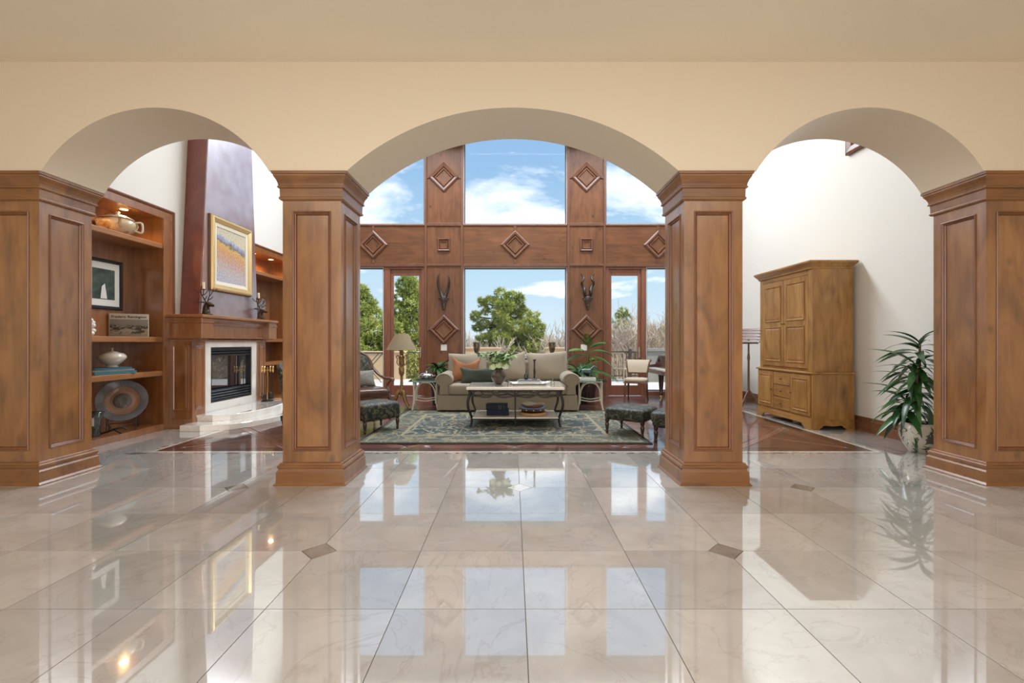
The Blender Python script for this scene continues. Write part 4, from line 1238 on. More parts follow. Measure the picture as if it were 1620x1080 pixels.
t = thing('lumbar_pillow', 'dark green lumbar pillow lying against the rust pillow on the sofa', 'pillow', (-0.58, 8.38, 0.512), 0)
soft('cover', 0.68, 0.30, 0.15, 'green_velvet', t, (0,0,0), (R(-16), R(-3), 0), dip=0.16, corner=0.10, seed=6)

# --- console table behind the sofa with two goblets
t = thing('console_table', 'narrow grey console table behind the sofa', 'table', (0.05, 9.48, 0), 0)
plain('grey_top', (0.30, 0.29, 0.28), 0.4, var=0.1)
MB().box(-0.95, 0.95, -0.17, 0.17, 0.90, 0.94).build('top', 'grey_top', t, bev=0.005)
MB().box(-0.88, 0.88, -0.14, 0.14, 0.82, 0.899).build('apron', 'dark_wood', t)
for sx in (-1,1):
    for sy in (-1,1): MB().box(sx*0.86-0.025, sx*0.86+0.025, sy*0.12-0.025, sy*0.12+0.025, 0.0, 0.82).build('leg', 'dark_wood', t)
ramp_mat('goblet_glaze', ceramic_pattern((0.035, 0.022, 0.012), (0.16, 0.12, 0.055), 10, 0.4, 0.6), 0.25, coat=0.6)
for x, side in ((-0.73, 'left'), (0.80, 'right')):
    t = thing('goblet', 'dark brown footed goblet behind the %s end of the sofa' % side, 'goblet', (x, 9.48, 0.941), 0, 'goblets on the console')
    MB().lathe([(0.06,0),(0.06,0.008),(0.02,0.018),(0.012,0.03),(0.012,0.06)], seg=20).build('foot', 'iron', t, smooth=40)
    MB().lathe([(0.014,0.06),(0.035,0.085),(0.058,0.14),(0.068,0.21),(0.075,0.30),(0.072,0.305),(0.06,0.22)], seg=22).build('cup', 'goblet_glaze', t, smooth=40)

# --- coffee table
plain('table_stone', (0.82, 0.77, 0.70), 0.12, coat=1.0, coat_r=0.05, var=0.06)
M['table_stone'].node_tree.nodes['Principled BSDF'].inputs['Coat IOR'].default_value = 1.6
plain('wrought_iron', (0.030, 0.027, 0.025), 0.4, metal=0.6)
CT = (0.04, 7.09)
ct = thing('coffee_table', 'stone-topped coffee table with scrolled black iron legs and lower shelf', 'coffee table', (*CT, 0), 0)
tw, td = 0.705, 0.41
MB().hbox(tw, td, [(-0.012,0.558),(0.0,0.562),(0.0,0.590),(-0.008,0.60)]).build('table_top', 'table_stone', ct, bev=0.003)
MB().hbox(0.62, 0.36, [(0,0.142),(0,0.158)]).build('lower_shelf', 'table_stone', ct, bev=0.003)
for sx in (-1, 1):
    for sy in (-1, 1):
        c = [(0.66,0.555),(0.655,0.50),(0.675,0.43),(0.685,0.36),(0.675,0.28),(0.645,0.20),(0.630,0.13),(0.640,0.06),(0.655,ZR+0.001)]
        pts = smooth_path([(sx*x, sy*(td-0.05+ (x-0.66)*0.6), z) for x, z in c], 4)
        lg = MB().tube(pts, [0.021-0.005*i/len(pts) for i in range(len(pts))], 8)
        l = lg.build('leg', 'wrought_iron', ct, smooth=60)
        sc = smooth_path([(sx*0.655, sy*(td-0.05), 0.545),(sx*0.615, sy*(td-0.05), 0.53),(sx*0.60, sy*(td-0.05), 0.49),(sx*0.625, sy*(td-0.05), 0.465),(sx*0.645, sy*(td-0.05), 0.485)], 4)
        MB().tube(sc, 0.012, 6).build('scroll', 'wrought_iron', l, smooth=60)
for sy in (-1, 1):
    y = sy*(td-0.05)
    MB().tube([(0,y,0.552),(0,y,0.43),(0,y,0.16),(0,y,ZR+0.001)], 0.011, 8).build('centre_leg', 'wrought_iron', ct)
    for sx in (-1, 1):
        p1 = smooth_path([(sx*0.01,y,0.50),(sx*0.08,y,0.535),(sx*0.18,y,0.535),(sx*0.26,y,0.515),(sx*0.30,y,0.53)], 4)
        p2 = smooth_path([(sx*0.01,y,0.47),(sx*0.10,y,0.455),(sx*0.20,y,0.45),(sx*0.28,y,0.475),(sx*0.33,y,0.52),(sx*0.40,y,0.535),(sx*0.45,y,0.525),(sx*0.48,y,0.54)], 4)
        p3 = smooth_path([(sx*0.33,y,0.505),(sx*0.36,y,0.46),(sx*0.44,y,0.45),(sx*0.52,y,0.46),(sx*0.62,y,0.47)], 4)
        p4 = smooth_path([(sx*0.46,y,0.48),(sx*0.50,y,0.53),(sx*0.56,y,0.537),(sx*0.62,y,0.52)], 4)
        MB().tube(p1, 0.011, 6).tube(p2, 0.011, 6).tube(p3, 0.011, 6).tube(p4, 0.011, 6).build('apron_scroll', 'wrought_iron', ct, smooth=60)
    MB().box(-0.64, 0.64, y-0.006, y+0.006, 0.545, 0.557).build('rail', 'wrought_iron', ct)
    MB().box(-0.63, 0.63, y-0.006, y+0.006, 0.128, 0.142).build('shelf_rail', 'wrought_iron', ct)
for sx in (-1, 1):
    y = td-0.05
    MB().tube(smooth_path([(sx*0.655,-y,0.50),(sx*0.655,-y*0.6,0.535),(sx*0.655,0,0.47),(sx*0.655,y*0.6,0.535),(sx*0.655,y,0.50)], 5), 0.008, 6).build('side_scroll', 'wrought_iron', ct, smooth=60)
    MB().box(sx*0.632-0.006, sx*0.632+0.006, -y, y, 0.128, 0.142).build('shelf_rail', 'wrought_iron', ct)

# things on the coffee table
def leaf_mesh(name, L, W, mat, droop=0.25, fold=0.15, n=7, tip=1.0):
    """strap leaf growing along +y from the origin, drooping in -z"""
    mb = MB(); vs = []; fs = []
    for i in range(n+1):
        u = i/n
        w = W/2*math.sin(PI*min(1, (u*0.92+0.08)))**0.8*(1 if u < 0.999 else 0.0)+0.0008
        y, z = L*u*(1-0.15*droop*u), -droop*L*u*u
        vs += [(-w, y, z+fold*w), (0, y, z), (w, y, z+fold*w)]
    for i in range(n):
        a = i*3
        fs += [(a, a+1, a+4, a+3), (a+1, a+2, a+5, a+4)]
    mb.add(vs, fs)
    me = mb.mesh(name, smooth=80, fix=False); me.materials.append(M[mat])
    return me
def leafmat(name, c, c2, rough=0.35, trans=0.15):
    m, nt, b = new_mat(name)
    oi = nt.nodes.new('ShaderNodeObjectInfo')
    nt.links.new(ramp(nt, oi.outputs['Random'], [(0.0, c), (1.0, c2)]), b.inputs['Base Color'])
    b.inputs['Roughness'].default_value = rough
    b.inputs['Subsurface Weight'].default_value = 0.0
    return m
leafmat('bouquet_leaf', (0.07, 0.16, 0.045), (0.26, 0.40, 0.13), 0.5)
leafmat('petal', (0.55, 0.66, 0.38), (0.72, 0.76, 0.58), 0.6)
leafmat('twig_brown', (0.06, 0.045, 0.04), (0.10, 0.07, 0.06), 0.7)
t = thing('flower_vase', 'round dark brown vase with green leaves and pale flowers on the coffee table', 'vase', (-0.215, 7.16, 0.601), 0)
plain('vase_bronze', (0.075, 0.055, 0.042), 0.35, metal=0.3, var=0.3, vscale=12, coat=0.3)
MB().lathe([(0.045,0),(0.05,0.006),(0.085,0.04),(0.116,0.10),(0.118,0.125),(0.10,0.175),(0.065,0.205),(0.062,0.22),(0.072,0.228),(0.066,0.232),(0.05,0.215)], seg=30).build('body', 'vase_bronze', t, smooth=50)
MB().cbox((0.0,-0.121,0.115), (0.045,0.012,0.04)).build('boss', 'iron', t, bev=0.004)
bl = leaf_mesh('leaf', 0.085, 0.055, 'bouquet_leaf', 0.3, 0.3, 4)
rnd = random.Random(11)
for k in range(20):
    a = rnd.uniform(0, 2*PI); sp = rnd.uniform(0.03, 0.20) if k < 14 else rnd.uniform(0.22, 0.36); hh = rnd.uniform(0.36, 0.48) if k > 13 else rnd.uniform(0.30, 0.50)
    pts = smooth_path([(0.02*math.cos(a),0.02*math.sin(a),0.20),(sp*0.45*math.cos(a),sp*0.45*math.sin(a),0.2+(hh-0.2)*0.7),(sp*math.cos(a),sp*math.sin(a),hh)], 5)
    stem = MB().tube(pts, 0.0035, 5).build('stem', 'twig_brown' if k > 13 else 'bouquet_leaf', t)
    for i, p in enumerate(pts[3:]):
        for q in range(2):
            lo = put('leaf', bl, stem, p, (rnd.uniform(-0.6, 0.5), rnd.uniform(-0.6, 0.6), rnd.uniform(0, 2*PI)))
            s = rnd.uniform(0.6, 1.2); lo.scale = (s, s, s)
for k, (dx, dy, dz) in enumerate(((-0.085,-0.09,0.265),(0.10,-0.09,0.275),(0.01,-0.11,0.29),(0.06,-0.03,0.36),(-0.05,-0.05,0.37))):
    fl = MB()
    r2 = random.Random(k)
    for q in range(36):
        th, ph = r2.uniform(0, 2*PI), math.acos(r2.uniform(-0.5, 1))
        n_ = Vector((math.sin(ph)*math.cos(th), math.sin(ph)*math.sin(th), math.cos(ph)))
        rot = n_.to_track_quat('Z', 'Y').to_matrix()
        c = Vector((dx,dy,dz)) + n_*0.050
        pts = [c + rot @ Vector((0.020*math.cos(i*PI/2+th), 0.020*math.sin(i*PI/2+th), 0.003)) for i in range(4)]
        fl.add(pts + [c], [(0,1,4),(1,2,4),(2,3,4),(3,0,4)])
    fl.sell((dx,dy,dz), (0.046,0.046,0.042), 1, 1, 10, 8)
    fl.build('flower_head', 'petal', t, fix=False)

# tray with stacked books, bottle and candlestick
t = thing('serving_tray', 'low silver tray with looped handles on the coffee table', 'tray', (0.255, 7.16, 0.601), 3)
plain('silver', (0.75, 0.75, 0.74), 0.18, metal=1.0)
MB().hbox(0.26, 0.165, [(-0.02,0.0),(-0.01,0.004),(0.0,0.022),(0.006,0.024),(-0.002,0.022),(-0.014,0.006)], cap1=True).build('dish', 'silver', t, smooth=40)
for s in (-1, 1):
    MB().tube(smooth_path([(s*0.255,-0.07,0.02),(s*0.31,-0.055,0.04),(s*0.325,0,0.048),(s*0.31,0.055,0.04),(s*0.255,0.07,0.02)], 4), 0.008, 8).build('handle', 'silver', t, smooth=60)
plain('book_white', (0.62, 0.62, 0.60), 0.5); plain('book_slate', (0.16, 0.18, 0.20), 0.5)
g = 'books on the silver tray'
flat_book('pale book lying on the silver tray, under the slate book', 0.255, 7.16, 0.6245, 0.36, 0.25, 0.026, 2, 'book_white', g)
flat_book('thin slate book on top of the pale book on the tray', 0.255, 7.165, 0.651, 0.33, 0.22, 0.018, -3, 'book_slate', g)
t = thing('bottle', 'small dark corked bottle on the books on the tray', 'bottle', (0.205, 7.17, 0.6695), 0)
plain('bottle_glass', (0.008, 0.012, 0.008), 0.08, coat=1.0)
MB().lathe([(0.026,0),(0.029,0.004),(0.029,0.06),(0.024,0.08),(0.012,0.092),(0.011,0.12)], seg=20).build('body', 'bottle_glass', t, smooth=40)
MB().lathe([(0.008,0.12),(0.009,0.124),(0.004,0.15),(0.0015,0.215)], seg=12).build('stopper', 'iron', t, smooth=40)
t = thing('candlestick', 'tall turned dark candlestick on the books on the tray', 'candlestick', (0.335, 7.17, 0.6695), 0)
MB().lathe([(0.038,0),(0.038,0.008),(0.028,0.016),(0.014,0.03),(0.018,0.04),(0.012,0.055),(0.016,0.10),(0.017,0.13),(0.011,0.18),(0.010,0.25),(0.014,0.265),(0.011,0.28),(0.022,0.295),(0.024,0.31),(0.01,0.312)], seg=20).build('shaft', 'wrought_iron', t, smooth=40)
for k, (x, y) in enumerate(((0.045, 7.05), (0.462, 7.12))):
    t = thing('glass_salt', 'small clear glass stopper bottle at the %s end of the tray' % ('left', 'right')[k], 'bottle', (x if k else -0.04, y, 0.601), 0, 'glass bottles on the coffee table')
    t.location = ((-0.048, 7.00, 0.601), (0.615, 7.16, 0.601))[k]
    MB().lathe([(0.024,0),(0.028,0.005),(0.028,0.035),(0.012,0.045),(0.010,0.055)], seg=16).build('body', 'clear_glass', t, smooth=40)
    MB().lathe([(0.009,0.055),(0.014,0.066),(0.003,0.085)], seg=12).build('stopper', 'clear_glass', t, smooth=40)
# lower shelf
plain('navy_cloth', (0.007, 0.014, 0.028), 0.6, spec=0.2)
plain('gilt_print', (0.20, 0.19, 0.15), 0.6)
g = 'navy books on the lower shelf'
flat_book('thick navy book at the bottom on the lower shelf of the coffee table', -0.22, 7.02, 0.1585, 0.33, 0.24, 0.085, 0, 'navy_cloth', g)
flat_book('thick navy book with gilt bands, top of the pair on the lower shelf', -0.235, 7.02, 0.2445, 0.32, 0.23, 0.075, 0, 'navy_cloth', g)
tb = [o for o in COL.objects if o.name.startswith('book') and o.get('label', '').startswith('thick navy book with gilt')][0]
MB().box(0.03, 0.034, -0.1162, -0.1151, 0.004, 0.071).box(0.06, 0.064, -0.1162, -0.1151, 0.004, 0.071).box(0.10, 0.103, -0.1162, -0.1151, 0.004, 0.071).build('gilt_band', 'gilt_print', tb)
t = thing('wooden_bowl', 'round light wooden board base on the lower shelf, under the dark bowls', 'bowl', (0.305, 7.02, 0.1585), 0)
plain('light_wood', (0.42, 0.25, 0.12), 0.5, var=0.15)
MB().lathe([(0.19,0),(0.205,0.01),(0.208,0.035),(0.20,0.042),(0.15,0.036)], seg=36).build('board', 'light_wood', t, smooth=40)
t = thing('dark_bowl', 'dark banded bowl resting on the round wooden board', 'bowl', (0.305, 7.02, 0.201), 0)
plain('bowl_dark', (0.035, 0.028, 0.024), 0.3, coat=0.4, var=0.3)
plain('bowl_brown', (0.25, 0.13, 0.09), 0.35, coat=0.4, var=0.25, vscale=12)
MB().lathe([(0.12,0),(0.17,0.008),(0.215,0.045),(0.222,0.062),(0.21,0.062),(0.15,0.03)], seg=36).build('body', 'bowl_dark', t, smooth=40)
for k in range(5):
    a = -PI/2 + (k-2)*0.5
    MB().sell((0.214*math.cos(a),0.214*math.sin(a),0.045), (0.012,0.012,0.012), 1, 1, 8, 6).build('stud', 'brass', t, smooth=60)
t = thing('wavy_bowl', 'shallow brown bowl with wavy pale rim on top of the bowl stack', 'bowl', (0.30, 7.02, 0.2645), 0)
rg = []
for r_, z_, wv in ((0.11,0.0,0),(0.15,0.012,0.0),(0.175,0.04,0.4),(0.185,0.058,1),(0.17,0.060,1),(0.14,0.035,0.4),(0.07,0.014,0)):
    rg.append([(r_*math.cos(2*PI*k/40), r_*math.sin(2*PI*k/40), z_+0.010*wv*math.sin(2*PI*k/40*4)) for k in range(40)])
MB().loops(rg[:4], True, False).build('body', 'bowl_brown', t, smooth=60)
MB().loops(rg[3:], False, True).build('rim', 'book_cream', t, smooth=60)

# --- upholstered footstools and slipper chairs in dark green damask
def damask(nt, tc):
    n = nd(nt, 'TexNoise', Scale=16.0, Detail=3.0, Distortion=1.2); nt.links.new(tc.outputs['Object'], n.inputs['Vector'])
    v = nd(nt, 'TexVoronoi', Scale=9.0); nt.links.new(tc.outputs['Object'], v.inputs['Vector'])
    a = ramp(nt, n.outputs[0], [(0.36, (0.008, 0.011, 0.010)), (0.52, (0.022, 0.030, 0.025)), (0.60, (0.14, 0.125, 0.08)), (0.70, (0.028, 0.038, 0.032))])
    return a
ramp_mat('damask', damask, 0.55, sheen=0.0, bump=0.3, bscale=150)
def turned_leg(x, y, z0, h, s=1.0):
    return MB().lathe([(0.012*s,z0),(0.016*s,z0+0.01),(0.020*s,z0+0.03),(0.014*s,z0+0.045),(0.018*s,z0+0.06),(0.026*s,z0+h*0.55),(0.028*s,z0+h*0.68),(0.018*s,z0+h*0.76),(0.027*s,z0+h*0.82),(0.030*s,z0+h)], (x,y,0), 14)
def footstool(label, loc, rz, lx, ly, top, zr):
    t = thing('footstool', label, 'footstool', loc, rz, 'green damask footstools')
    ub = 0.225
    MB().hbox(lx/2-0.01, ly/2-0.01, [(-0.02,ub-0.02),(0,ub),(0.004,ub+0.06)]).build('frame_cover', 'damask', t, bev=0.012)
    MB().sell((0,0,ub+0.07), (lx/2+0.012, ly/2+0.012, top-ub-0.07), 0.42, 0.3, 36, 16).build('cushion', 'damask', t, smooth=60)
    for sx in (-1,1):
        for sy in (-1,1):
            turned_leg(sx*(lx/2-0.035), sy*(ly/2-0.035), zr, ub-zr-0.01).build('leg', 'dark_wood', t, smooth=40)
    return t
footstool('green damask footstool on the left of the rug beside the leather armchair', (-1.955, 6.55, 0), 51, 0.60, 0.46, 0.425, 0.0172)
footstool('green damask footstool on the right corner of the rug', (1.615, 6.34, 0), -36, 0.56, 0.56, 0.385, 0.0172)
def slipper(label, loc, rz, hb=0.97, zr=0.001):
    t = thing('slipper_chair', label, 'chair', loc, rz, 'green damask slipper chairs')
    MB().hbox(0.29, 0.28, [(-0.02,0.19),(0,0.21),(0.004,0.28)]).build('frame_cover', 'damask', t, bev=0.015)
    MB().sell((0,-0.02,0.31), (0.31,0.31,0.085), 0.45, 0.35, 32, 12).build('seat', 'damask', t, smooth=60)
    # curved back, sweeping down into the sides
    n = 24; rg = []
    for i in range(n+1):
        a = R(-105) + R(210)*i/n                     # 0 = straight back (+y)
        k = max(0.0, math.cos(a*0.86))
        top = 0.42 + (hb-0.42)*k**0.7
        rake = 0.20*(top-0.4)
        dx, dy = math.sin(a), math.cos(a)
        ro, ri = 0.34, 0.255
        cy = 0.0
        def pt(r, z, lean): return (dx*(r+lean), cy+dy*(r+lean)*0.95, z)
        rg.append([pt(ri, 0.25, 0), pt(ro, 0.25, 0), pt(ro, (0.25+top)/2, rake*0.4), pt(ro-0.005, top-0.03, rake*0.95), pt((ro+ri)/2, top, rake), pt(ri+0.005, top-0.035, rake*0.95), pt(ri-0.012, (0.25+top)/2, rake*0.4)])
    MB().loops([list(r) for r in rg], True, True).build('back', 'damask', t, smooth=60)
    for sx in (-1,1):
        for sy in (-1,1):
            turned_leg(sx*0.255, sy*0.245, zr, 0.20-zr).build('leg', 'dark_wood', t, smooth=40)
    for i in range(4):
        for j in range(3):
            a = (-0.45+0.3*i); z_ = 0.50+0.14*j
            MB().sell((math.sin(a)*(0.255+0.2*0.4*(z_-0.4)), math.cos(a)*(0.245+0.2*0.4*(z_-0.4)), z_), (0.012,0.012,0.012), 1, 1, 8, 6).build('tuft_button', 'damask', t, smooth=60)
    return t
slipper('green damask slipper chair standing in front of the hearth', (-2.78, 6.42, 0), 92)
slipper('green damask slipper chair behind the right footstool', (2.12, 5.86, 0), -123, 0.80)

# --- leather armchair with carved frame
ac = thing('armchair', 'carved wood armchair with brown leather seat beside the floor lamp', 'armchair', (-2.40, 7.62, 0), 40)
plain('leather', (0.085, 0.038, 0.026), 0.3, coat=0.5, coat_r=0.2, var=0.3, vscale=5)
plain('grey_tweed', (0.22, 0.22, 0.20), 0.9, bump=0.8, bscale=120, var=0.5, vscale=90)
MB().sell((0,-0.02,0.435), (0.325,0.31,0.075), 0.5, 0.4, 32, 12).build('seat', 'leather', ac, smooth=60)
rg = []
for k in range(36):
    a = 2*PI*k/36
MB().hbox(0.30, 0.28, [(-0.01,0.33),(0.005,0.345),(0.008,0.395),(-0.01,0.41)]).build('seat_rail', 'walnut', ac, bev=0.01)
for sx in (-1,1):
    MB().tube(smooth_path([(sx*0.285,-0.265,0.36),(sx*0.31,-0.285,0.27),(sx*0.295,-0.275,0.15),(sx*0.285,-0.265,0.06),(sx*0.30,-0.285,0.004)], 4), [0.032]*5+[0.026]*5+[0.018]*5+[0.02]*2, 10).build('leg', 'dark_wood', ac, smooth=50)
    MB().tube(smooth_path([(sx*0.27,0.265,0.36),(sx*0.275,0.29,0.20),(sx*0.28,0.34,0.004)], 5), [0.028]*5+[0.02]*6, 10).build('leg', 'dark_wood', ac, smooth=50)
    arm = MB().tube(smooth_path([(sx*0.25,0.30,0.80),(sx*0.30,0.20,0.70),(sx*0.325,0.0,0.645),(sx*0.335,-0.18,0.645),(sx*0.335,-0.27,0.64),(sx*0.335,-0.285,0.61)], 4), [0.02]*8+[0.024]*8+[0.034]*4+[0.03], 10).build('arm', 'walnut', ac, smooth=50)
    MB().tube(smooth_path([(sx*0.33,-0.24,0.63),(sx*0.30,-0.16,0.53),(sx*0.31,-0.22,0.40)], 5), 0.02, 10).build('arm_support', 'walnut', arm, smooth=50)
lean = Matrix.Rotation(R(-12), 3, 'X')
def backpt(x, z, y=0): return Vector((0,0.30,0.44)) + lean @ Vector((x, y, z))
MB().tube([backpt(0.27*math.cos(2*PI*k/40), 0.36+0.29*math.sin(2*PI*k/40)) for k in range(40)], 0.028, 10, closed=True).build('back_frame', 'walnut', ac, smooth=60)
MB().sell(backpt(0, 0.36), (0.255,0.045,0.275), 0.8, 0.9, 28, 16, lean).build('back_pad', 'damask', ac, smooth=60)
for sx in (-1,1):
    MB().tube([backpt(sx*0.17, 0.13), (sx*0.22,0.275,0.38)], 0.024, 10).build('back_stile', 'walnut', ac, smooth=60)
dv = Matrix.Rotation(R(40), 4, 'Z') @ Vector((0.0, 0.115, 0))
t = thing('throw_pillow', 'small grey tweed pillow on the leather armchair', 'pillow', (-2.40+dv.x, 7.62+dv.y, 0.50), 40)
soft('cover', 0.42, 0.27, 0.13, 'grey_tweed', t, (0,0,0.01), (R(-16), 0, 0), corner=0.06, seed=8)

# --- floor lamp
fl = thing('floor_lamp', 'carved gilt floor lamp with olive cone shade in front of the left glass door', 'floor lamp', (-2.075, 8.72, 0), 15)
plain('gilt', (0.30, 0.185, 0.07), 0.4, metal=0.5, var=0.3, vscale=30)
plain('shade_fabric', (0.225, 0.18, 0.105), 0.85, bump=0.2, bscale=200)
for k in range(3):
    a = R(120*k - 60)
    c, s = math.cos(a), math.sin(a)
    pts = smooth_path([(0.02*c,0.02*s,0.34),(0.07*c,0.07*s,0.30),(0.12*c,0.12*s,0.17),(0.20*c,0.20*s,0.08),(0.27*c,0.27*s,0.03),(0.29*c,0.29*s,0.021)], 4)
    MB().tube(pts, [0.032]*4+[0.036]*5+[0.028]*5+[0.022]*5+[0.018]*2, 8).build('foot', 'gilt', fl, smooth=60)
MB().lathe([(0.03,0.24),(0.045,0.28),(0.05,0.34),(0.03,0.38),(0.026,0.50),(0.024,0.60),(0.028,0.62),(0.05,0.66),(0.055,0.76),(0.040,0.79),(0.03,0.80),(0.045,0.86),(0.036,0.90),(0.06,0.95),(0.062,0.98),(0.03,1.01),(0.045,1.05),(0.028,1.09),(0.032,1.13),(0.012,1.15),(0.008,1.42)], seg=16).build('pole', 'gilt', fl, smooth=40)
orn = MB()
for k in range(6):
    a = k*PI/3
    c, s = math.cos(a), math.sin(a)
    orn.tube(smooth_path([(0.04*c,0.04*s,0.80),(0.085*c,0.085*s,0.86),(0.075*c,0.075*s,0.93),(0.10*c,0.10*s,0.97),(0.06*c,0.06*s,1.0)], 3), 0.011, 6)
orn.build('acanthus_collar', 'gilt', fl, smooth=60)
MB().lathe([(0.282,1.10),(0.116,1.40),(0.112,1.40),(0.277,1.10),(0.282,1.10)], seg=40, cap=False).build('shade', 'shade_fabric', fl, smooth=40)
MB().tube([(-0.113,0,1.395),(0.113,0,1.395)], 0.003, 5).tube([(0,-0.113,1.395),(0,0.113,1.395)], 0.003, 5).lathe([(0.01,1.40),(0.014,1.42),(0.006,1.45)], seg=10).build('finial', 'brass', fl)

# --- white rattan side tables with glass tops
plain('rattan', (0.70, 0.64, 0.54), 0.5, bump=0.3, bscale=50, var=0.1)
def side_table(label, x, y, rz):
    t = thing('side_table', label, 'side table', (x, y, 0), rz, 'white rattan side tables')
    hw = 0.21
    MB().hbox(0.29, 0.29, [(-0.002,0.530),(0,0.533),(0,0.540),(-0.002,0.543)]).build('glass_top', 'table_glass', t)
    for sx in (-1,1):
        for sy in (-1,1):
            MB().tube(smooth_path([(sx*hw,sy*hw,0.528),(sx*(hw-0.012),sy*(hw-0.012),0.30),(sx*hw,sy*hw,0.10),(sx*(hw+0.02),sy*(hw+0.02),0.001)], 4), 0.014, 8).build('leg', 'rattan', t, smooth=60)
    for k in range(4):
        rot = Matrix.Rotation(R(90*k), 3, 'Z')
        q = MB()
        q.tube([rot @ Vector(p) for p in smooth_path([(-hw+0.02,-hw,0.12),(-hw+0.04,-hw,0.36),(-0.08,-hw,0.49),(0.08,-hw,0.49),(hw-0.04,-hw,0.36),(hw-0.02,-hw,0.12)], 5)], 0.011, 7)
        q.tube([rot @ Vector(p) for p in ((-hw,-hw,0.52),(hw,-hw,0.52))], 0.012, 7)
        q.tube([rot @ Vector(p) for p in smooth_path([(-hw,-hw,0.20),(-0.05,-hw+0.03,0.17),(0.05,-hw+0.03,0.17),(hw,-hw,0.20)], 4)], 0.009, 7)
        q.build('bent_rail', 'rattan', t, smooth=60)
    return t
side_table('white rattan side table with glass top left of the sofa', -1.62, 8.72, 6)
side_table('white rattan side table with glass top right of the sofa', 1.44, 8.66, -8)
flat_book('dark book under the silver casserole on the left side table', -1.60, 8.66, 0.5435, 0.34, 0.25, 0.028, 4, 'bowl_dark', 'books on the side tables')
flat_book('pale book under the horse figure on the right side table', 1.38, 8.62, 0.5435, 0.30, 0.22, 0.045, -6, 'book_white', 'books on the side tables')
t = thing('casserole', 'round silver lidded casserole on the left side table', 'casserole', (-1.60, 8.66, 0.572), 10)
MB().lathe([(0.10,0),(0.118,0.012),(0.122,0.05),(0.126,0.055)], seg=32).build('pan', 'silver', t, smooth=40)
MB().lathe([(0.126,0.056),(0.124,0.062),(0.10,0.088),(0.05,0.104),(0.014,0.108),(0.010,0.118),(0.018,0.128),(0.012,0.14)], seg=32).build('lid', 'silver', t, smooth=40)
for s in (-1,1): MB().tube(smooth_path([(s*0.12,-0.03,0.04),(s*0.155,-0.02,0.045),(s*0.155,0.02,0.045),(s*0.12,0.03,0.04)], 4), 0.006, 6).build('handle', 'silver', t)
t = thing('horse_figure', 'small green-bronze horse figure on the right side table', 'figurine', (1.38, 8.62, 0.589), -8)
plain('verdigris', (0.10, 0.16, 0.15), 0.35, metal=0.5, var=0.4, vscale=20)
MB().box(-0.12, 0.12, -0.045, 0.045, 0, 0.015).build('plinth', 'grey_top', t, bev=0.003)
hb = MB()
hb.tube(smooth_path([(-0.10,0,0.13),(-0.05,0,0.135),(0.02,0,0.13),(0.07,0,0.14)], 4), [0.030]*4+[0.034]*5+[0.036]*4, 10)
hb.tube(smooth_path([(0.06,0,0.145),(0.10,0,0.185),(0.125,0,0.205),(0.165,0,0.175)], 4), [0.03]*4+[0.022]*4+[0.018]*4+[0.011], 10)
for x, dx in ((-0.095,-0.02),(-0.075,0.02),(0.06,-0.015),(0.08,0.03)):
    hb.tube(smooth_path([(x,0.012 if dx > 0 else -0.012,0.12),(x+dx*0.4,0.012 if dx > 0 else -0.012,0.07),(x+dx,0.012 if dx > 0 else -0.012,0.014)], 3), [0.017]*3+[0.010]*3+[0.010], 8)
hb.tube(smooth_path([(-0.12,0,0.14),(-0.15,0,0.12),(-0.155,0,0.06)], 4), [0.010]*4+[0.014]*4+[0.004], 7)
for s in (-1,1): hb.tube([(0.118,s*0.01,0.215),(0.112,s*0.012,0.235)], [0.006,0.001], 5)
hb.build('body', 'verdigris', t, smooth=60)
MB().tube(smooth_path([(0.055,0,0.172),(0.085,0,0.205),(0.11,0,0.222)], 4), 0.009, 6, flat=1.6).build('mane', 'bronze', t, smooth=60)

# --- cream side chair
sc_ = thing('side_chair', 'cream upholstered side chair with curved wooden legs near the right glass door', 'chair', (2.60, 9.80, 0), -22)
plain('cream_fabric', (0.50, 0.43, 0.33), 0.9, bump=0.25, bscale=220)
MB().sell((0,0,0.455), (0.235,0.225,0.045), 0.5, 0.4, 28, 10).build('seat', 'cream_fabric', sc_, smooth=60)
MB().hbox(0.225, 0.21, [(0,0.39),(0.004,0.40),(0,0.43)]).build('seat_rail', 'walnut', sc_, bev=0.006)
for sx in (-1,1):
    MB().tube(smooth_path([(sx*0.20,-0.19,0.40),(sx*0.205,-0.205,0.25),(sx*0.21,-0.20,0.10),(sx*0.22,-0.225,0.003)], 4), [0.022]*4+[0.019]*4+[0.015]*5, 8).build('leg', 'walnut', sc_, smooth=60)
    MB().tube(smooth_path([(sx*0.19,0.19,0.42),(sx*0.195,0.205,0.25),(sx*0.20,0.25,0.10),(sx*0.205,0.29,0.003)], 4), [0.022]*4+[0.019]*4+[0.015]*5, 8).build('leg', 'walnut', sc_, smooth=60)
    MB().tube(smooth_path([(sx*0.19,0.19,0.42),(sx*0.20,0.20,0.60),(sx*0.225,0.23,0.76),(sx*0.25,0.29,0.86),(sx*0.262,0.32,0.84)], 4), [0.02]*12+[0.018]*5, 8).build('back_post', 'walnut', sc_, smooth=60)
MB().tube([(-0.19,0.20,0.585),(0.19,0.20,0.585)], 0.014, 8).build('back_rail', 'walnut', sc_)
rg = []
for z_, y_, w_ in ((0.60,0.195,0.185),(0.68,0.205,0.20),(0.78,0.235,0.22),(0.845,0.28,0.24),(0.865,0.305,0.245)):
    rg.append([(-w_, y_-0.012, z_), (-w_*0.5, y_+0.012-0.03, z_), (0, y_+0.02-0.03, z_), (w_*0.5, y_+0.012-0.03, z_), (w_, y_-0.012, z_), (w_, y_+0.018, z_), (0, y_+0.04, z_), (-w_, y_+0.018, z_)])
MB().loops(rg, True, True).build('back_pad', 'cream_fabric', sc_, smooth=60)

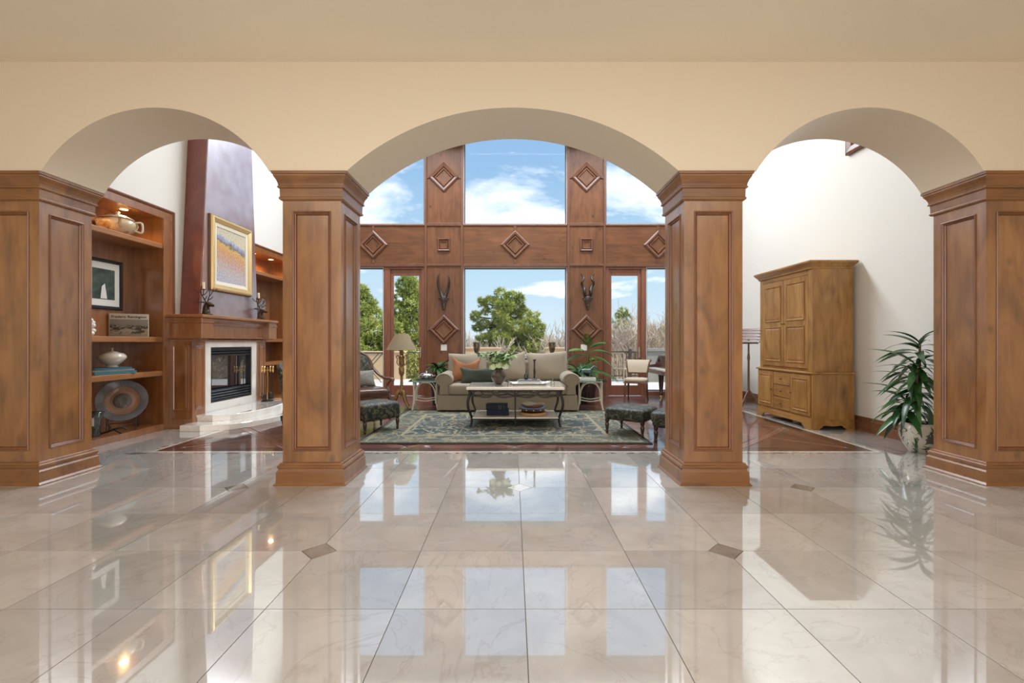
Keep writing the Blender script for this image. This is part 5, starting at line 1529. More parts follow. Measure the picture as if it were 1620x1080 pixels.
# --- grand piano
pn = thing('grand_piano', 'dark mahogany grand piano beside the right window, mostly behind the column', 'piano', (3.02, 9.85, 0), -90)
def rim(off=0.0):
    # outline seen from above: local x = width, local +y = tail direction
    return [(-0.72+off,0.28+off), (0.72-off,0.28+off), (0.72-off,0.95), (0.66-off,1.15), (0.50,1.35-off), (0.30,1.48-off), (0.05,1.53-off), (-0.20,1.52-off), (-0.45,1.45-off), (-0.62,1.36-off), (-0.72+off,1.15)]
MB().prism(rim(), 'Z', 0.60, 0.93).build('case', 'mahogany', pn, bev=0.01)
MB().prism(rim(-0.012), 'Z', 0.931, 0.955).build('lid', 'mahogany', pn, bev=0.006)
MB().box(-0.74, 0.74, 0.0, 0.28, 0.57, 0.655).build('key_bed', 'mahogany', pn, bev=0.008)
for sx in (-1,1):
    MB().prism([(0.0,0.655),(0.0,0.70),(0.08,0.735),(0.22,0.76),(0.28,0.93),(0.28,0.655)], 'X', *sorted((sx*0.67, sx*0.74))).build('key_cheek', 'mahogany', pn, bev=0.008)
MB().box(-0.665, 0.665, 0.20, 0.28, 0.66, 0.80).build('fallboard', 'mahogany', pn, bev=0.006)
plain('ivory', (0.75, 0.72, 0.64), 0.3)
kb = MB()
for k in range(52):
    x = -0.66 + 1.32*k/52
    kb.box(x+0.001, x+1.32/52-0.001, 0.045, 0.20, 0.656, 0.678)
kb = kb.build('white_keys', 'ivory', pn); kb['kind'] = 'stuff'
MB().cbox((0,0.42,1.0), (0.72,0.02,0.16), Matrix.Rotation(R(-20),3,'X')).build('music_desk', 'mahogany', pn, bev=0.006)
for x, y in ((-0.58,0.30),(0.58,0.30),(0.0,1.35)):
    lg = MB().lathe([(0.03,0.06),(0.045,0.09),(0.035,0.12),(0.05,0.30),(0.062,0.48),(0.07,0.52),(0.07,0.60)], (x,y,0), 14).build('leg', 'mahogany', pn, smooth=40)
    MB().lathe([(0.028,0.001),(0.03,0.03),(0.02,0.06)], (x,y,0), 12).build('caster', 'brass', lg)
MB().box(-0.07, -0.05, 0.50, 0.53, 0.10, 0.60).box(0.05, 0.07, 0.50, 0.53, 0.10, 0.60).box(-0.12, 0.12, 0.44, 0.56, 0.06, 0.12).build('pedal_lyre', 'mahogany', pn, bev=0.006)
for k in (-1,0,1): MB().tube([(k*0.06,0.46,0.085),(k*0.06,0.38,0.06)], 0.012, 6).build('pedal', 'brass', pn)

# --- wooden music stand by the armoire
ms = thing('music_stand', 'wooden music stand with sloped desk behind the armoire', 'music stand', (4.36, 8.62, 0), -60)
MB().lathe([(0.022,0.25),(0.03,0.32),(0.02,0.40),(0.018,0.9),(0.026,0.95),(0.016,1.05),(0.016,1.33)], seg=12).build('post', 'walnut', ms, smooth=40)
for k in range(3):
    a = R(120*k+30)
    MB().tube(smooth_path([(0.015*math.cos(a),0.015*math.sin(a),0.34),(0.10*math.cos(a),0.10*math.sin(a),0.24),(0.24*math.cos(a),0.24*math.sin(a),0.022)], 4), 0.018, 8).build('foot', 'walnut', ms, smooth=60)
rt = Matrix.Rotation(R(-28), 3, 'X')
for k in range(5):
    MB().cbox(Vector((0,0,1.36)) + rt @ Vector((0,0,-0.12+0.062*k)), (0.50,0.016,0.045), rt).build('desk_slat', 'walnut', ms, bev=0.003)
MB().cbox(Vector((0,-0.03,1.36)) + rt @ Vector((0,-0.02,-0.155)), (0.50,0.06,0.014), rt).build('ledge', 'walnut', ms, bev=0.003)
for sx in (-1,1): MB().cbox(Vector((0,0.014,1.36)) + rt @ Vector((sx*0.2,0.0,0)), (0.03,0.012,0.32), rt).build('batten', 'walnut', ms)
# ================================================================ RIGHT SIDE: ARMOIRE
am = thing('armoire', 'tall two-part wooden armoire with panelled doors against the right wall', 'armoire', (WR-0.065, 7.35, 0), -90)
# local: x = width (near side is +x), y = -depth .. 0
D = 0.62
lw, uw = 0.73, 0.70
plain('old_brass', (0.10, 0.07, 0.035), 0.4, metal=0.7)
# lower carcass on bracket feet
MB().box(-lw, lw, -D+0.018, 0, 0.14, 0.785).build('lower_body', 'armoire', am, bev=0.003)
MB().hbox(lw, D/2, [(0.0,0.785),(0.012,0.790),(0.014,0.806),(0.004,0.815),(-0.02,0.818)], c=(0,-D/2)).build('waist_moulding', 'armoire_h', am)
def bracket(L):
    """plinth board with a shaped cut-out, in (u, z)"""
    pts = [(0,0),(0.16,0),(0.17,0.025),(0.20,0.035),(0.215,0.06),(0.24,0.068)]
    pts2 = [(L-u, z) for u, z in pts[::-1]]
    return pts + pts2 + [(L,0.15),(0,0.15)]
MB().prism([(u-lw, z) for u, z in bracket(2*lw)], 'Y', -D-0.004, -D+0.018).build('front_plinth', 'armoire_h', am, bev=0.003)
for s in (-1, 1):
    sd = MB().prism([(u*1.0-D-0.004, z) for u, z in [(0,0),(0.12,0),(0.13,0.025),(0.155,0.03),(0.17,0.055),(0.20,0.06),(D*0.5,0.05),(D-0.20,0.06),(D-0.17,0.055),(D-0.155,0.03),(D-0.13,0.025),(D-0.12,0),(D,0),(D,0.15),(0,0.15)]], 'X', *sorted((s*lw, s*(lw+0.008))))
    sd.build('side_plinth', 'armoire_h', am)
# lower doors, drawers
def panel_door(name, x0, x1, z0, z1, parent, yf, panels, knob=None, st=0.055):
    """framed door facing -y at y=yf; panels = list of (z0,z1)"""
    d = MB().box(x0, x1, yf, yf+0.02, z0, z1).build(name, 'armoire', parent, bev=0.004)
    for pz0, pz1 in panels:
        MB().rect_rings((x0+st, yf, pz0), (1,0,0), (0,0,1), (0,-1,0), x1-x0-2*st, pz1-pz0, [(0,0.0005),(0,0.010),(0.010,0.012),(0.022,0.002),(0.024,0.001),(0.05,0.008)], cap1=True).build('door_panel', 'armoire', d)
    if knob:
        kx, kz = knob
        MB().tube([(kx, yf-0.001, kz), (kx, yf-0.012, kz), (kx, yf-0.016, kz), (kx, yf-0.028, kz)], [0.005, 0.005, 0.013, 0.008], 10).build('knob', 'old_brass', d, smooth=50)
    return d
yf = -D-0.003
panel_door('door', -0.70, -0.235, 0.185, 0.765, am, yf, [(0.235, 0.715)], (-0.262, 0.48))
panel_door('door', 0.235, 0.70, 0.185, 0.765, am, yf, [(0.235, 0.715)], (0.262, 0.48))
for k in range(3):
    z0 = 0.185 + 0.195*k
    dr = MB().box(-0.222, 0.222, yf, yf+0.02, z0, z0+0.185).build('drawer', 'armoire_h', am, bev=0.005)
    MB().tube([(0, yf-0.001, z0+0.095), (0, yf-0.012, z0+0.095), (0, yf-0.016, z0+0.095), (0, yf-0.028, z0+0.095)], [0.006, 0.006, 0.016, 0.010], 12).build('knob', 'old_brass', dr, smooth=50)
# upper carcass
MB().box(-uw, uw, -D+0.055, 0, 0.818, 2.30).build('upper_body', 'armoire', am, bev=0.003)
yu = -D+0.033
for s in (-1, 1):
    x0, x1 = sorted((s*0.006, s*0.60))
    panel_door('door', x0, x1, 0.86, 2.22, am, yu, [(0.935, 1.49), (1.575, 2.145)], (s*0.035, 1.53), st=0.07)
    MB().box(*sorted((s*0.605, s*uw)), yu+0.003, yu+0.021, 0.82, 2.30).build('stile', 'armoire', am, bev=0.003)
MB().box(-0.604, 0.604, yu+0.003, yu+0.021, 2.225, 2.30).build('frieze', 'armoire_h', am)
MB().hbox(uw, (D-0.055)/2, [(0.0,2.29),(0.010,2.295),(0.012,2.31),(0.022,2.325),(0.045,2.355),(0.062,2.375),(0.066,2.38),(0.066,2.40),(0.05,2.41),(0.0,2.412)], c=(0,-(D-0.055)/2-0.03)).build('cornice', 'armoire_h', am)

# ================================================================ PLANTS
leafmat('dracaena_leaf', (0.012, 0.055, 0.014), (0.045, 0.13, 0.030), 0.25)
leafmat('palm_leaf', (0.03, 0.12, 0.025), (0.12, 0.30, 0.06), 0.4)
leafmat('fern_leaf', (0.02, 0.085, 0.022), (0.09, 0.23, 0.05), 0.4)
plain('stem_green', (0.10, 0.14, 0.05), 0.6)
plain('cane', (0.20, 0.15, 0.09), 0.8, bump=0.5, bscale=40)
plain('soil', (0.03, 0.022, 0.016), 0.95)
ramp_mat('painted_pot', ceramic_pattern((0.10, 0.10, 0.09), (0.66, 0.62, 0.52), 13, 0.40, 0.46), 0.25, coat=0.5)
dr = thing('dracaena', 'leafy green dracaena in a cream painted pot beside the right pier', 'potted plant', (4.625, 5.30, 0), 0)
pot = MB().lathe([(0.10,0.001),(0.105,0.01),(0.15,0.08),(0.19,0.18),(0.195,0.24),(0.17,0.30),(0.165,0.315),(0.185,0.33),(0.178,0.335),(0.15,0.30)], seg=32).build('pot', 'painted_pot', dr, smooth=50)
MB().lathe([(0.15,0.27),(0.15,0.302)], seg=20).build('soil', 'soil', dr)
rnd = random.Random(21)
dl = [leaf_mesh('leaf', L, W, 'dracaena_leaf', d, 0.25, 8) for L, W, d in ((0.40,0.078,0.75),(0.35,0.085,1.0),(0.44,0.070,0.55))]
for cx, cy, h, n in ((0.0,0.0,1.24,34),(-0.07,-0.05,1.0,32),(0.04,0.06,0.80,28),(-0.06,0.07,0.60,26)):
    cane = MB().tube(smooth_path([(cx*0.6,cy*0.6,0.29),(cx*1.1,cy*1.1,0.3+(h-0.3)*0.5),(cx*1.4,cy*1.4,h)], 5), 0.013, 7).build('cane', 'cane', dr, smooth=60)
    for k in range(n):
        f = k/n
        a = k*2.399 + rnd.uniform(-0.3, 0.3)
        z = max(0.36, h - 0.42) + min(0.44, h-0.34)*f
        pit = R(-5 + 72*f**2) + rnd.uniform(-0.2, 0.2)
        o = put('leaf', dl[k % 3], cane, (cx*1.3, cy*1.3, z), (pit, rnd.uniform(-0.3, 0.3), a))
        s = rnd.uniform(0.75, 1.05)
        if -math.sin(a) > 0.1: s *= 0.42 + 0.3*max(0, math.sin(pit))     # towards the wall the leaves are shorter
        o.scale = (s, s, s)

def frond(L, n, leafL, leafW, mat, droop, dens=1.0, seed=0):
    """pinnate frond growing along +y; returns one mesh"""
    rnd = random.Random(seed)
    mb = MB()
    pts = []
    for i in range(n+1):
        u = i/n
        pts.append(Vector((0, L*u*(1-0.25*droop*u), -droop*L*u*u*0.7)))
    mb.tube(pts, [0.006*(1-0.8*i/n)+0.001 for i in range(n+1)], 5)
    for i in range(max(1, int(n*0.22)), n+1):
        u = i/n
        p = pts[i]
        t_ = (pts[min(n,i+1)] - pts[i-1]).normalized()
        l = leafL*(0.55+0.45*math.sin(PI*min(1, u*0.9+0.08)))
        for s in (-1, 1):
            d = (Vector((s*1.0, 0, -0.25)) + t_*0.9).normalized()
            side = t_.cross(d).normalized().cross(d) * leafW/2
            dn = Vector((0,0,-l*0.28))
            a, b_, c = p, p + d*l*0.5 + Vector((0,0,0.0)), p + d*l + dn
            mb.add([a-side*0.4, a+side*0.4, b_+side, b_-side, c], [(0,1,2,3), (3,2,4)])
    return mb
# arching palm right of the sofa
def potted(name, label, loc, potmat, r, h):
    t = thing(name, label, 'potted plant', loc, 0)
    MB().lathe([(r*0.7,0.001),(r*0.72,0.01),(r*0.95,h*0.85),(r,h*0.87),(r,h),(r*0.9,h),(r*0.86,h*0.9)], seg=24).build('pot', potmat, t, smooth=40)
    MB().lathe([(r*0.85,h*0.86),(r*0.85,h*0.92)], seg=16).build('soil', 'soil', t)
    return t
pl = potted('potted_palm', 'tall arching palm in front of the wood panel right of the sofa', (1.60, 9.85, 0), 'dark_wood', 0.19, 0.36)
# (stem top offset x, y, z), azimuth, elevation, length, droop
spec = [(-0.03,0,0.98, 92,12,0.42,0.55), (0.02,0,1.02, -80,35,0.50,0.9), (0.0,-0.02,1.10, 165,62,0.50,0.5), (0.02,0.0,1.08, -140,52,0.46,0.7), (0.05,0,0.92, -95,18,0.55,1.1),
        (-0.05,-0.03,0.80, 130,-5,0.36,0.7), (0.0,-0.04,0.78, -170,5,0.40,0.8), (0.08,-0.02,0.66, -110,0,0.55,0.45), (-0.05,0.02,0.72, 60,15,0.36,0.8), (0.03,0.03,0.85, -30,30,0.36,0.6), (-0.06,-0.02,1.04, 110,35,0.38,0.6)]
for k, (sx_, sy_, sz_, az, el, L, dp) in enumerate(spec):
    MB().tube(smooth_path([(0,0,0.30),(sx_*0.4,sy_*0.4,sz_*0.6),(sx_,sy_,sz_)], 4), 0.007, 6).build('stem', 'stem_green', pl, smooth=60)
    f = frond(L, 13, 0.17, 0.026, 'palm_leaf', dp, seed=k)
    me = f.mesh('frond', fix=False); me.materials.append(M['palm_leaf'])
    put('frond', me, pl, (sx_, sy_, sz_), (R(el), 0, R(az)))
fn = potted('potted_fern', 'bushy green fern beside the right arm of the sofa', (1.38, 9.40, 0), 'iron', 0.17, 0.64)
for k in range(34):
    az = k*137.5; el = 5 + (k*37 % 65)
    f = frond(0.38 + 0.12*((k*7) % 5)/5, 15, 0.075, 0.018, 'fern_leaf', 0.8, seed=k)
    me = f.mesh('frond', fix=False); me.materials.append(M['fern_leaf'])
    put('frond', me, fn, (0.05*math.cos(R(az)), 0.05*math.sin(R(az)), 0.61), (R(el), 0, R(az)))
lp = potted('potted_lily', 'dark green leafy plant in a black pot left of the sofa', (-1.48, 9.35, 0), 'black_paint', 0.18, 0.56)
ll = [leaf_mesh('leaf', L, W, 'dracaena_leaf', d, 0.25, 7) for L, W, d in ((0.36,0.085,0.6),(0.32,0.075,0.9),(0.40,0.070,0.45))]
rnd = random.Random(5)
for k in range(44):
    a = k*2.399
    s = rnd.uniform(0.75, 1.1)
    o = put('leaf', ll[k % 3], lp, (0.03*math.cos(a), 0.03*math.sin(a), 0.60+0.16*rnd.random()), (R(rnd.uniform(0, 65)), rnd.uniform(-0.3, 0.3), a))
    o.scale = (s, s, s)

# ================================================================ ON THE WINDOW WALL
plain('horn', (0.020, 0.015, 0.012), 0.4, coat=0.3)
ramp_mat('skull_bone', ceramic_pattern((0.025, 0.018, 0.014), (0.13, 0.085, 0.06), 14, 0.42, 0.62), 0.5)
def skull(label, x, twist):
    t = thing('horned_skull', label, 'mounted skull', (x, YW-0.022, 1.98), 0, 'horned skulls on the timber panels')
    MB().sell((0,-0.016,0.20), (0.05,0.014,0.13), 0.6, 0.7, 16, 10).build('backing', 'dark_wood', t, smooth=60)
    sk = MB()
    sk.tube(smooth_path([(0,-0.055,0.30),(0,-0.075,0.22),(0,-0.075,0.12),(0,-0.06,0.03),(0,-0.05,0.0)], 4), [0.068,0.07,0.07,0.066]+[0.060,0.056,0.052,0.048]+[0.044,0.041,0.038,0.036]+[0.035,0.033,0.03,0.027]+[0.018], 12)
    for s in (-1,1): sk.sell((s*0.058,-0.06,0.235), (0.028,0.03,0.034), 1, 1, 10, 8)
    sk.build('skull', 'skull_bone', t, smooth=60)
    for s in (-1,1):
        MB().tube(smooth_path([(s*0.05,-0.05,0.26),(s*0.095,-0.045,0.275),(s*0.115,-0.03,0.25)], 3), [0.012]*3+[0.016]*3+[0.003], 6).build('ear', 'horn', t, smooth=60)
        pts = []
        n = 34
        for i in range(n+1):
            u = i/n
            if twist:
                ang = u*2.2*2*PI
                pts.append((s*(0.035+0.085*math.sin(min(1,u*1.3)*PI*0.5) + 0.028*math.sin(ang)*(0.3+u)), -0.06+0.02*math.cos(ang), 0.30+0.54*u))
            else:
                pts.append((s*(0.03 + 0.11*math.sin(u*PI*0.62) - 0.035*max(0,u-0.6)/0.4), -0.06+0.025*math.sin(u*6), 0.30+0.55*u))
        rs = [(0.034*(1-u/n)**0.6+0.005)*(1+0.10*math.sin(u*2.4)) for u in range(n+1)]
        MB().tube(pts, rs, 9).build('horn', 'horn', t, smooth=60)
skull('dark horned skull on the timber panel left of the central window', cxl, False)
skull('dark skull with spiral horns on the timber panel right of the central window', cxr+0.02, True)
plain('switch_white', (0.78, 0.77, 0.74), 0.4)
for x, side in ((cxl, 'left'), (cxr-0.06, 'right')):
    t = thing('light_switch', 'white double switch plate on the %s timber panel below the diamond' % side, 'switch', (x, YW-0.021, 1.05), 0, 'switch plates')
    MB().hbox(0.07, 0.003, [(0,0),(0,0.14)], c=(0,-0.003)).build('plate', 'switch_white', t, bev=0.003)
    for s in (-1,1): MB().box(s*0.03-0.016, s*0.03+0.016, -0.010, -0.0065, 0.04, 0.10).build('rocker', 'switch_white', t, bev=0.002)
# ================================================================ OUTSIDE
plain('deck_stone', (0.62, 0.60, 0.57), 0.8, var=0.06)
plain('stucco', (0.55, 0.40, 0.25), 0.9, bump=0.3, bscale=20, var=0.05)
plain('stucco_cap', (0.62, 0.44, 0.27), 0.9)
plain('grey_stucco', (0.26, 0.25, 0.22), 0.9, var=0.1)
def grass(nt, tc):
    n = nd(nt, 'TexNoise', Scale=0.35, Detail=8.0, Roughness=0.7); nt.links.new(tc.outputs['Object'], n.inputs['Vector'])
    return ramp(nt, n.outputs[0], [(0.35, (0.20, 0.19, 0.08)), (0.5, (0.33, 0.28, 0.15)), (0.65, (0.40, 0.33, 0.20))])
ramp_mat('dry_grass', grass, 0.95)
struct(MB().box(-30, 30, YW+0.2, 16.5, -0.35, -0.05).build('deck', 'deck_stone'))
gv, gf = [], []
GX, GY = 40, 40
for j in range(GY+1):
    for i in range(GX+1):
        x = -150 + 300*i/GX; y = 16.0 + 260*(j/GY)**2
        gv.append((x, y, -1.6 + 0.35*math.sin(x*0.11)+0.3*math.sin(y*0.09+1) + min(0, -(y-16)*0.0)))
for j in range(GY):
    for i in range(GX):
        a = j*(GX+1)+i; gf.append((a, a+1, a+GX+2, a+GX+1))
struct(MB().add(gv, gf).build('ground', 'dry_grass', smooth=60, fix=False))
# parapets of the terrace
def parapet(label, x0, x1, y, h):
    t = thing('parapet', label, 'parapet', ((x0+x1)/2, y, -0.05), 0, 'terrace parapets')
    w = (x1-x0)/2
    MB().box(-w, w, -0.10, 0.10, 0.001, h-0.06).build('wall', 'stucco', t)
    MB().box(-w-0.03, w+0.03, -0.14, 0.14, h-0.06, h).build('cap', 'stucco_cap', t, bev=0.012)
parapet('long tan stucco parapet of the terrace behind the left glass doors', -11.0, -3.75, 16.3, 0.98)
parapet('tan stucco parapet section behind the left half of the sofa', -1.75, -0.45, 16.3, 1.12)
parapet('tan stucco parapet section behind the right end of the sofa', 1.15, 2.15, 16.3, 1.12)
# iron railing between the piers on the right
rl_ = thing('railing', 'dark metal terrace railing behind the right glass door', 'railing', (4.2, 16.3, -0.05), 0)
plain('rail_metal', (0.10, 0.085, 0.07), 0.5, metal=0.4)
MB().box(-2.0, 2.4, -0.03, 0.03, 0.92, 0.98).build('top_rail', 'rail_metal', rl_)
MB().box(-2.0, 2.4, -0.015, 0.015, 0.10, 0.14).build('bottom_rail', 'rail_metal', rl_)
bme = MB().box(-0.011, 0.011, -0.011, 0.011, 0.14, 0.92).mesh('baluster'); bme.materials.append(M['rail_metal'])
for k in range(30): put('baluster', bme, rl_, (-1.95+0.145*k, 0, 0))
for x in (-1.98, -0.1, 2.38): MB().box(x-0.05, x+0.05, -0.05, 0.05, 0.001, 1.05).build('post', 'rail_metal', rl_)
rl2 = thing('railing', 'dark metal terrace railing behind the left glass door and floor lamp', 'railing', (-2.75, 16.3, -0.05), 0)
MB().box(-0.95, 0.95, -0.02, 0.02, 0.92, 0.96).build('top_rail', 'rail_metal', rl2)
MB().box(-0.95, 0.95, -0.012, 0.012, 0.10, 0.13).build('bottom_rail', 'rail_metal', rl2)
for k in range(9): put('baluster', bme, rl2, (-0.9+0.225*k, 0, 0))
t = thing('barbecue_pier', 'grey stucco terrace pier with capstone behind the right sidelight', 'pier', (4.75, 15.4, -0.05), 0)
MB().box(-0.42, 0.42, -0.3, 0.3, 0.001, 1.0).build('pier', 'grey_stucco', t)
MB().box(-0.48, 0.48, -0.36, 0.36, 1.0, 1.09).build('capstone', 'grey_stucco', t, bev=0.01)
# weathered slat-back chair on the terrace
oc = thing('terrace_chair', 'weathered slat-back wooden chair on the terrace behind the right glass door', 'chair', (3.42, 15.1, -0.05), 155)
plain('weathered', (0.34, 0.27, 0.20), 0.85, var=0.2)
MB().box(-0.24, 0.24, -0.24, 0.24, 0.42, 0.45).build('seat', 'weathered', oc, bev=0.005)
for sx in (-1,1):
    MB().tube([(sx*0.21,-0.21,0.42),(sx*0.23,-0.25,0.001)], 0.02, 8).build('leg', 'weathered', oc)
    MB().tube([(sx*0.21,0.21,0.42),(sx*0.23,0.28,0.001)], 0.02, 8).build('leg', 'weathered', oc)
    MB().tube([(sx*0.21,0.21,0.44),(sx*0.23,0.30,0.95)], 0.018, 8).build('back_post', 'weathered', oc)
    MB().tube([(sx*0.24,-0.22,0.66),(sx*0.235,0.25,0.68)], 0.018, 8).tube([(sx*0.235,-0.20,0.66),(sx*0.225,-0.20,0.44)], 0.014, 8).build('arm', 'weathered', oc)
for k in range(5): MB().tube([(-0.14+0.07*k,0.225,0.46),(-0.15+0.075*k,0.295,0.92)], 0.011, 6).build('back_slat', 'weathered', oc)
MB().tube([(-0.24,0.30,0.94),(0.24,0.30,0.94)], 0.024, 8).build('top_rail', 'weathered', oc)
# folding patio table
ft = thing('patio_table', 'dark folding patio table on the terrace in front of the left parapet', 'table', (-4.65, 15.2, -0.05), 0)
MB().box(-0.55, 0.55, -0.35, 0.35, 0.93, 0.96).build('top', 'rail_metal', ft)
for sy in (-1,1):
    MB().tube([(-0.45,sy*0.25,0.001),(0.35,sy*0.25,0.93)], 0.014, 6).build('leg', 'rail_metal', ft)
    MB().tube([(0.45,sy*0.25,0.001),(-0.35,sy*0.25,0.93)], 0.014, 6).build('leg', 'rail_metal', ft)

# ---------------------------------------------------------------- trees
def needles(name, c0, c1, c2):
    def f(nt, tc):
        n = nd(nt, 'TexNoise', Scale=1.6, Detail=4.0); nt.links.new(tc.outputs['Object'], n.inputs['Vector'])
        return ramp(nt, n.outputs[0], [(0.32, c0), (0.5, c1), (0.68, c2)])
    ramp_mat(name, f, 0.7)
needles('pine_needles', (0.18, 0.23, 0.055), (0.37, 0.43, 0.10), (0.58, 0.60, 0.19))
needles('pine_needles_light', (0.17, 0.23, 0.05), (0.32, 0.38, 0.08), (0.48, 0.52, 0.15))
needles('shrub_leaves', (0.32, 0.34, 0.08), (0.48, 0.49, 0.13), (0.62, 0.60, 0.22))
plain('bark', (0.10, 0.065, 0.045), 0.9, bump=0.6, bscale=20)
plain('bare_twig', (0.66, 0.55, 0.42), 0.9)
plain('bare_twig_grey', (0.58, 0.50, 0.41), 0.9)
def tuft(mb, c, ax, L, n, rnd, w=0.018):
    ax = ax.normalized()
    for _ in range(n):
        d = (ax*rnd.uniform(0.2, 1.0) + Vector((rnd.gauss(0,1), rnd.gauss(0,1), rnd.gauss(0,1)))*0.75).normalized()
        s = d.cross(Vector((rnd.gauss(0,1), rnd.gauss(0,1), rnd.gauss(0,1))))
        if s.length < 1e-3: continue
        s = s.normalized()*w
        l = L*rnd.uniform(0.6, 1.1)
        b = c + d*l*0.1
        mb.add([b-s, b+s, c+d*l], [(0,1,2)])
def pine(label, x, y, z0, H, blobs, mat='pine_needles', seed=0, dens=1.0, L=0.17, trunk_r=0.14, lean=0.0):
    """blobs: (dx, dy, z, rx, rz) branch masses relative to the trunk base"""
    rnd = random.Random(seed)
    t = thing('pine_tree', label, 'tree', (x, y, z0), 0, 'pine trees outside the windows')
    tp = smooth_path([(0,0,0),(lean*0.3,0,H*0.35),(lean*0.7,0.05,H*0.7),(lean,0,H*0.97)], 5)
    MB().tube(tp, [trunk_r*(1-0.85*i/len(tp)) for i in range(len(tp))], 8).build('trunk', 'bark', t, smooth=60)
    fo = MB()
    for bx, by, bz, rx, rz_ in blobs:
        k = max(0, min(len(tp)-1, int(len(tp)*(bz-rz_*1.2)/H)))
        p0 = tp[k]
        MB().tube(smooth_path([p0, (p0+Vector((bx,by,bz)))/2+Vector((0,0,-0.08)), (bx,by,bz)], 4), [0.05-0.004*i for i in range(9)], 6).build('branch', 'bark', t, smooth=60)
        n = int(95*dens*(rx*rx*1.4+rx*rz_*2))+14
        for _ in range(n):
            v = Vector((rnd.gauss(0,1), rnd.gauss(0,1), rnd.gauss(0,1))).normalized()
            r = rnd.uniform(0.45, 1.0)**0.5
            c = Vector((bx+v.x*rx*r, by+v.y*rx*r, bz+v.z*rz_*r))
            tuft(fo, c, v+Vector((0,0,0.6)), L, 16, rnd)
    fo.build('foliage', mat, t, fix=False)
    return t
# central pine (about 22 m away)
rnd = random.Random(3)
YC = 22.0
k = YC/738.0
def cb(px, py, rx, rz_, dy=0.0): return ((px-800)*k, dy, 1.245-(py-541)*k+1.6, rx*k, rz_*k)
cblobs = [cb(792,468,10,11), cb(811,470,9,10), cb(776,478,9,9), cb(822,474,7,10), cb(800,484,16,9,-.3), cb(762,478,6,7), cb(768,492,6,5),
          cb(752,500,7,7), cb(757,518,8,5), cb(766,512,9,7), cb(790,500,13,10,-.4), cb(812,500,14,11,.4), cb(830,498,10,10), cb(846,503,8,10), cb(838,515,14,11,-.4),
          cb(815,518,15,9,-.5), cb(856,520,7,8), cb(780,515,10,8,.4), cb(850,532,10,8), cb(768,536,14,8,-.3), cb(795,535,15,9,-.6), cb(822,540,15,9,.3), cb(842,548,12,8,-.3),
          cb(785,552,14,8), cb(800,512,14,11,-.2), cb(806,530,16,10,.2), cb(830,530,15,10), cb(784,530,13,9,-.2), cb(795,490,12,9,.3), cb(820,488,10,9), cb(800,545,18,8,.1), cb(828,556,12,6), cb(812,556,13,7,-.4), cb(772,548,10,7), cb(845,540,10,10)]
pine('large round pine tree framed in the central window', (800-811)*k, YC, -1.6, 5.3, cblobs, 'pine_needles', 3, 1.6, 0.21, 0.12)
def cone_blobs(H, R0, seed, n=26, z_lo=0.5, top=1.0):
    rnd = random.Random(seed); out = []
    for i in range(n):
        u = i/(n-1)
        z = z_lo + (H-z_lo)*u**0.85
        r = R0*(1-u)**0.7*rnd.uniform(0.35, 0.95)+0.05
        a = i*2.4 + rnd.uniform(-0.4, 0.4)
        out.append((r*math.cos(a), r*math.sin(a), z, R0*(0.30+0.24*(1-u)), R0*(0.24+0.12*(1-u))))
    return out
# left pines
pine('dense pine tree at the left edge of the left sidelight', -6.35, 19.2, -1.6, 5.2, cone_blobs(4.9, 1.45, 7, 30, 0.6), 'pine_needles', 7, 1.0, 0.19)
pine('tall open pine tree in the left glass door', -5.0, 22.5, -1.6, 6.1, cone_blobs(5.9, 1.25, 9, 20, 2.9), 'pine_needles', 9, 0.9, 0.19)
pine('smaller light pine tree between the left sidelight and door', -5.0, 19.5, -1.6, 3.6, cone_blobs(3.5, 1.2, 12, 22, 0.4), 'pine_needles_light', 12, 0.9, 0.18)
pine('pine tree just left of the timber panel with the switch', -4.05, 23.5, -1.6, 4.6, cone_blobs(4.4, 1.3, 15, 24, 0.6), 'pine_needles', 15, 0.9, 0.19)
pine('small distant pine top in the right glass door, the larger one', 7.55, 32.0, -1.6, 4.9, cone_blobs(4.9, 1.2, 17, 16, 1.2), 'pine_needles', 17, 0.7, 0.22)
pine('small distant pine top in the right glass door, the smaller one', 6.5, 34.0, -1.6, 4.6, cone_blobs(4.6, 0.9, 19, 14, 1.2), 'pine_needles', 19, 0.7, 0.22)
def leafy(label, x, y, z0, rx, rz_, seed, n=900, mat='shrub_leaves'):
    rnd = random.Random(seed)
    t = thing('leafy_shrub', label, 'shrub', (x, y, z0), 0, 'leafy shrubs outside')
    fo = MB()
    for _ in range(n):
        v = Vector((rnd.gauss(0,1), rnd.gauss(0,1), rnd.gauss(0,1))).normalized()
        r = rnd.uniform(0.2, 1.0)**0.5
        tuft(fo, Vector((v.x*rx*r, v.y*rx*r, rz_+v.z*rz_*r)), v, 0.11, 9, rnd, 0.022)
    fo.build('foliage', mat, t, fix=False)
    st = MB()
    for _ in range(7): st.tube(smooth_path([(0,0,0),(rnd.uniform(-.3,.3)*rx,rnd.uniform(-.3,.3)*rx,rz_*0.8),(rnd.uniform(-.7,.7)*rx,rnd.uniform(-.7,.7)*rx,rz_*1.6)],3), 0.025, 5)
    st.build('stems', 'bark', t)
leafy('yellow-green shrub behind the floor lamp', -3.45, 17.7, -1.6, 0.95, 1.42, 31, 1500)
leafy('low yellow-green shrub under the left pines', -5.9, 17.6, -1.6, 1.3, 1.45, 32, 1300, 'pine_needles_light')
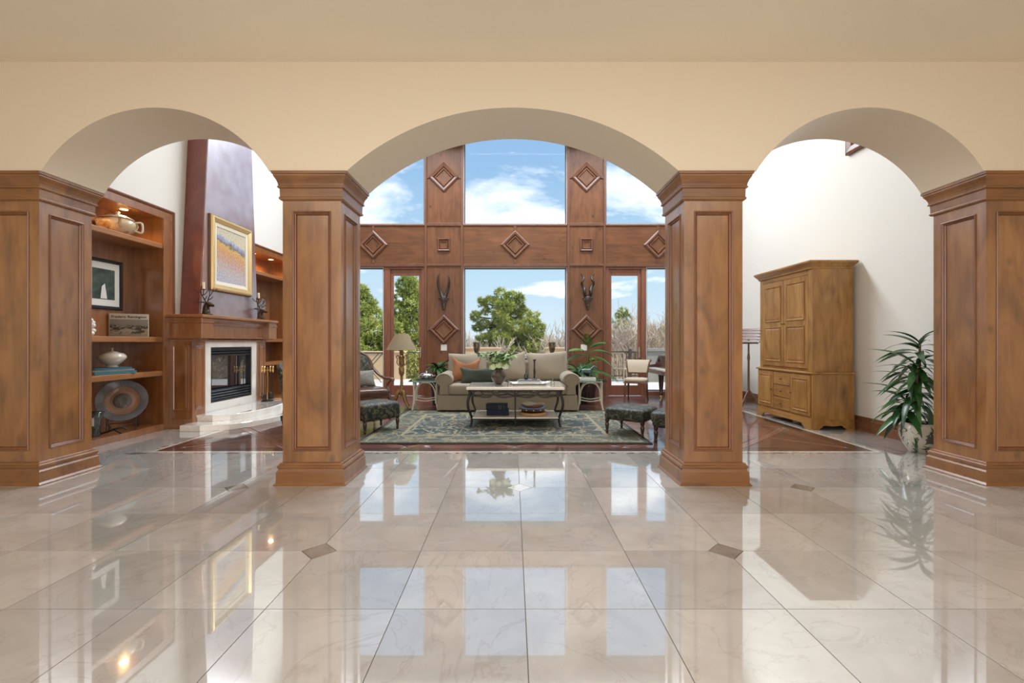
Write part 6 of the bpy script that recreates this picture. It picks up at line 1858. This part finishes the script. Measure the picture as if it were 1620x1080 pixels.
def bare(label, x, y, z0, H, spread, seed, mat='bare_twig', n=1500):
    rnd = random.Random(seed)
    t = thing('bare_shrub', label, 'shrub', (x, y, z0), 0, 'leafless shrubs outside')
    tw = MB()
    def grow(p, d, l, r, lev):
        q = p + d*l
        s = d.cross(Vector((rnd.gauss(0,1), rnd.gauss(0,1), rnd.gauss(0,1)))).normalized()
        s2 = d.cross(s)
        vs = []
        for b, rr in ((p, r), (q, r*0.65)):
            for a in (0, 2.09, 4.19): vs.append(b + s*(rr*math.cos(a)) + s2*(rr*math.sin(a)))
        tw.add(vs, [(0,1,4,3),(1,2,5,4),(2,0,3,5)])
        if lev == 0 or len(tw.f) > n*3: return
        for _ in range(rnd.choice((2,3,3)) if lev > 1 else rnd.choice((3,4))):
            nd_ = (d + Vector((rnd.gauss(0,0.42), rnd.gauss(0,0.42), rnd.gauss(0.10,0.30)))).normalized()
            grow(p + d*l*rnd.uniform(0.55, 1.0), nd_, l*rnd.uniform(0.6, 0.85), max(0.0115, r*0.62), lev-1)
    m_ = 0
    for _ in range(40):
        if len(tw.f) > n*3: break
        b = Vector((rnd.uniform(-spread, spread), rnd.uniform(-0.6, 0.6), 0))
        d = Vector((rnd.gauss(0,0.22), rnd.gauss(0,0.2), 1)).normalized()
        lim = n; 
        grow(b, d, H*rnd.uniform(0.26, 0.40), 0.03, 4)
    tw.build('twigs', mat, t, fix=False)
    return t
bs = [('bare tan shrub left of the central pine', -1.55, 21.0, 3.2, 1.0), ('bare tan shrub just right of the central pine', 1.35, 23.5, 3.4, 1.2), ('bare grey shrub right of the central window', 2.35, 22.0, 3.7, 1.0),
      ('dense bare thicket in the left half of the right glass door', 4.6, 21.0, 3.9, 1.3), ('dense bare thicket in the right half of the right glass door', 6.0, 22.5, 4.2, 1.4), ('tall bare shrub in the right sidelight', 7.2, 21.0, 4.6, 1.2),
      ('bare shrub below the crown of the central pine', 0.1, 24.5, 2.5, 1.5), ('low bare thicket right of the grey terrace pier', 8.6, 23.0, 4.2, 1.4), ('low bare thicket behind the terrace railing', 5.2, 18.6, 2.6, 1.6), ('far bare thicket on the left of the central window', -2.4, 27.0, 3.6, 1.5), ('low bare thicket behind the right parapet section', 2.6, 18.5, 2.4, 1.2)]
for i, (lab, x, y, H, sp) in enumerate(bs):
    bare(lab, x, y, -1.6, H, sp, 50+i, 'bare_twig' if i % 3 else 'bare_twig_grey', 5200)
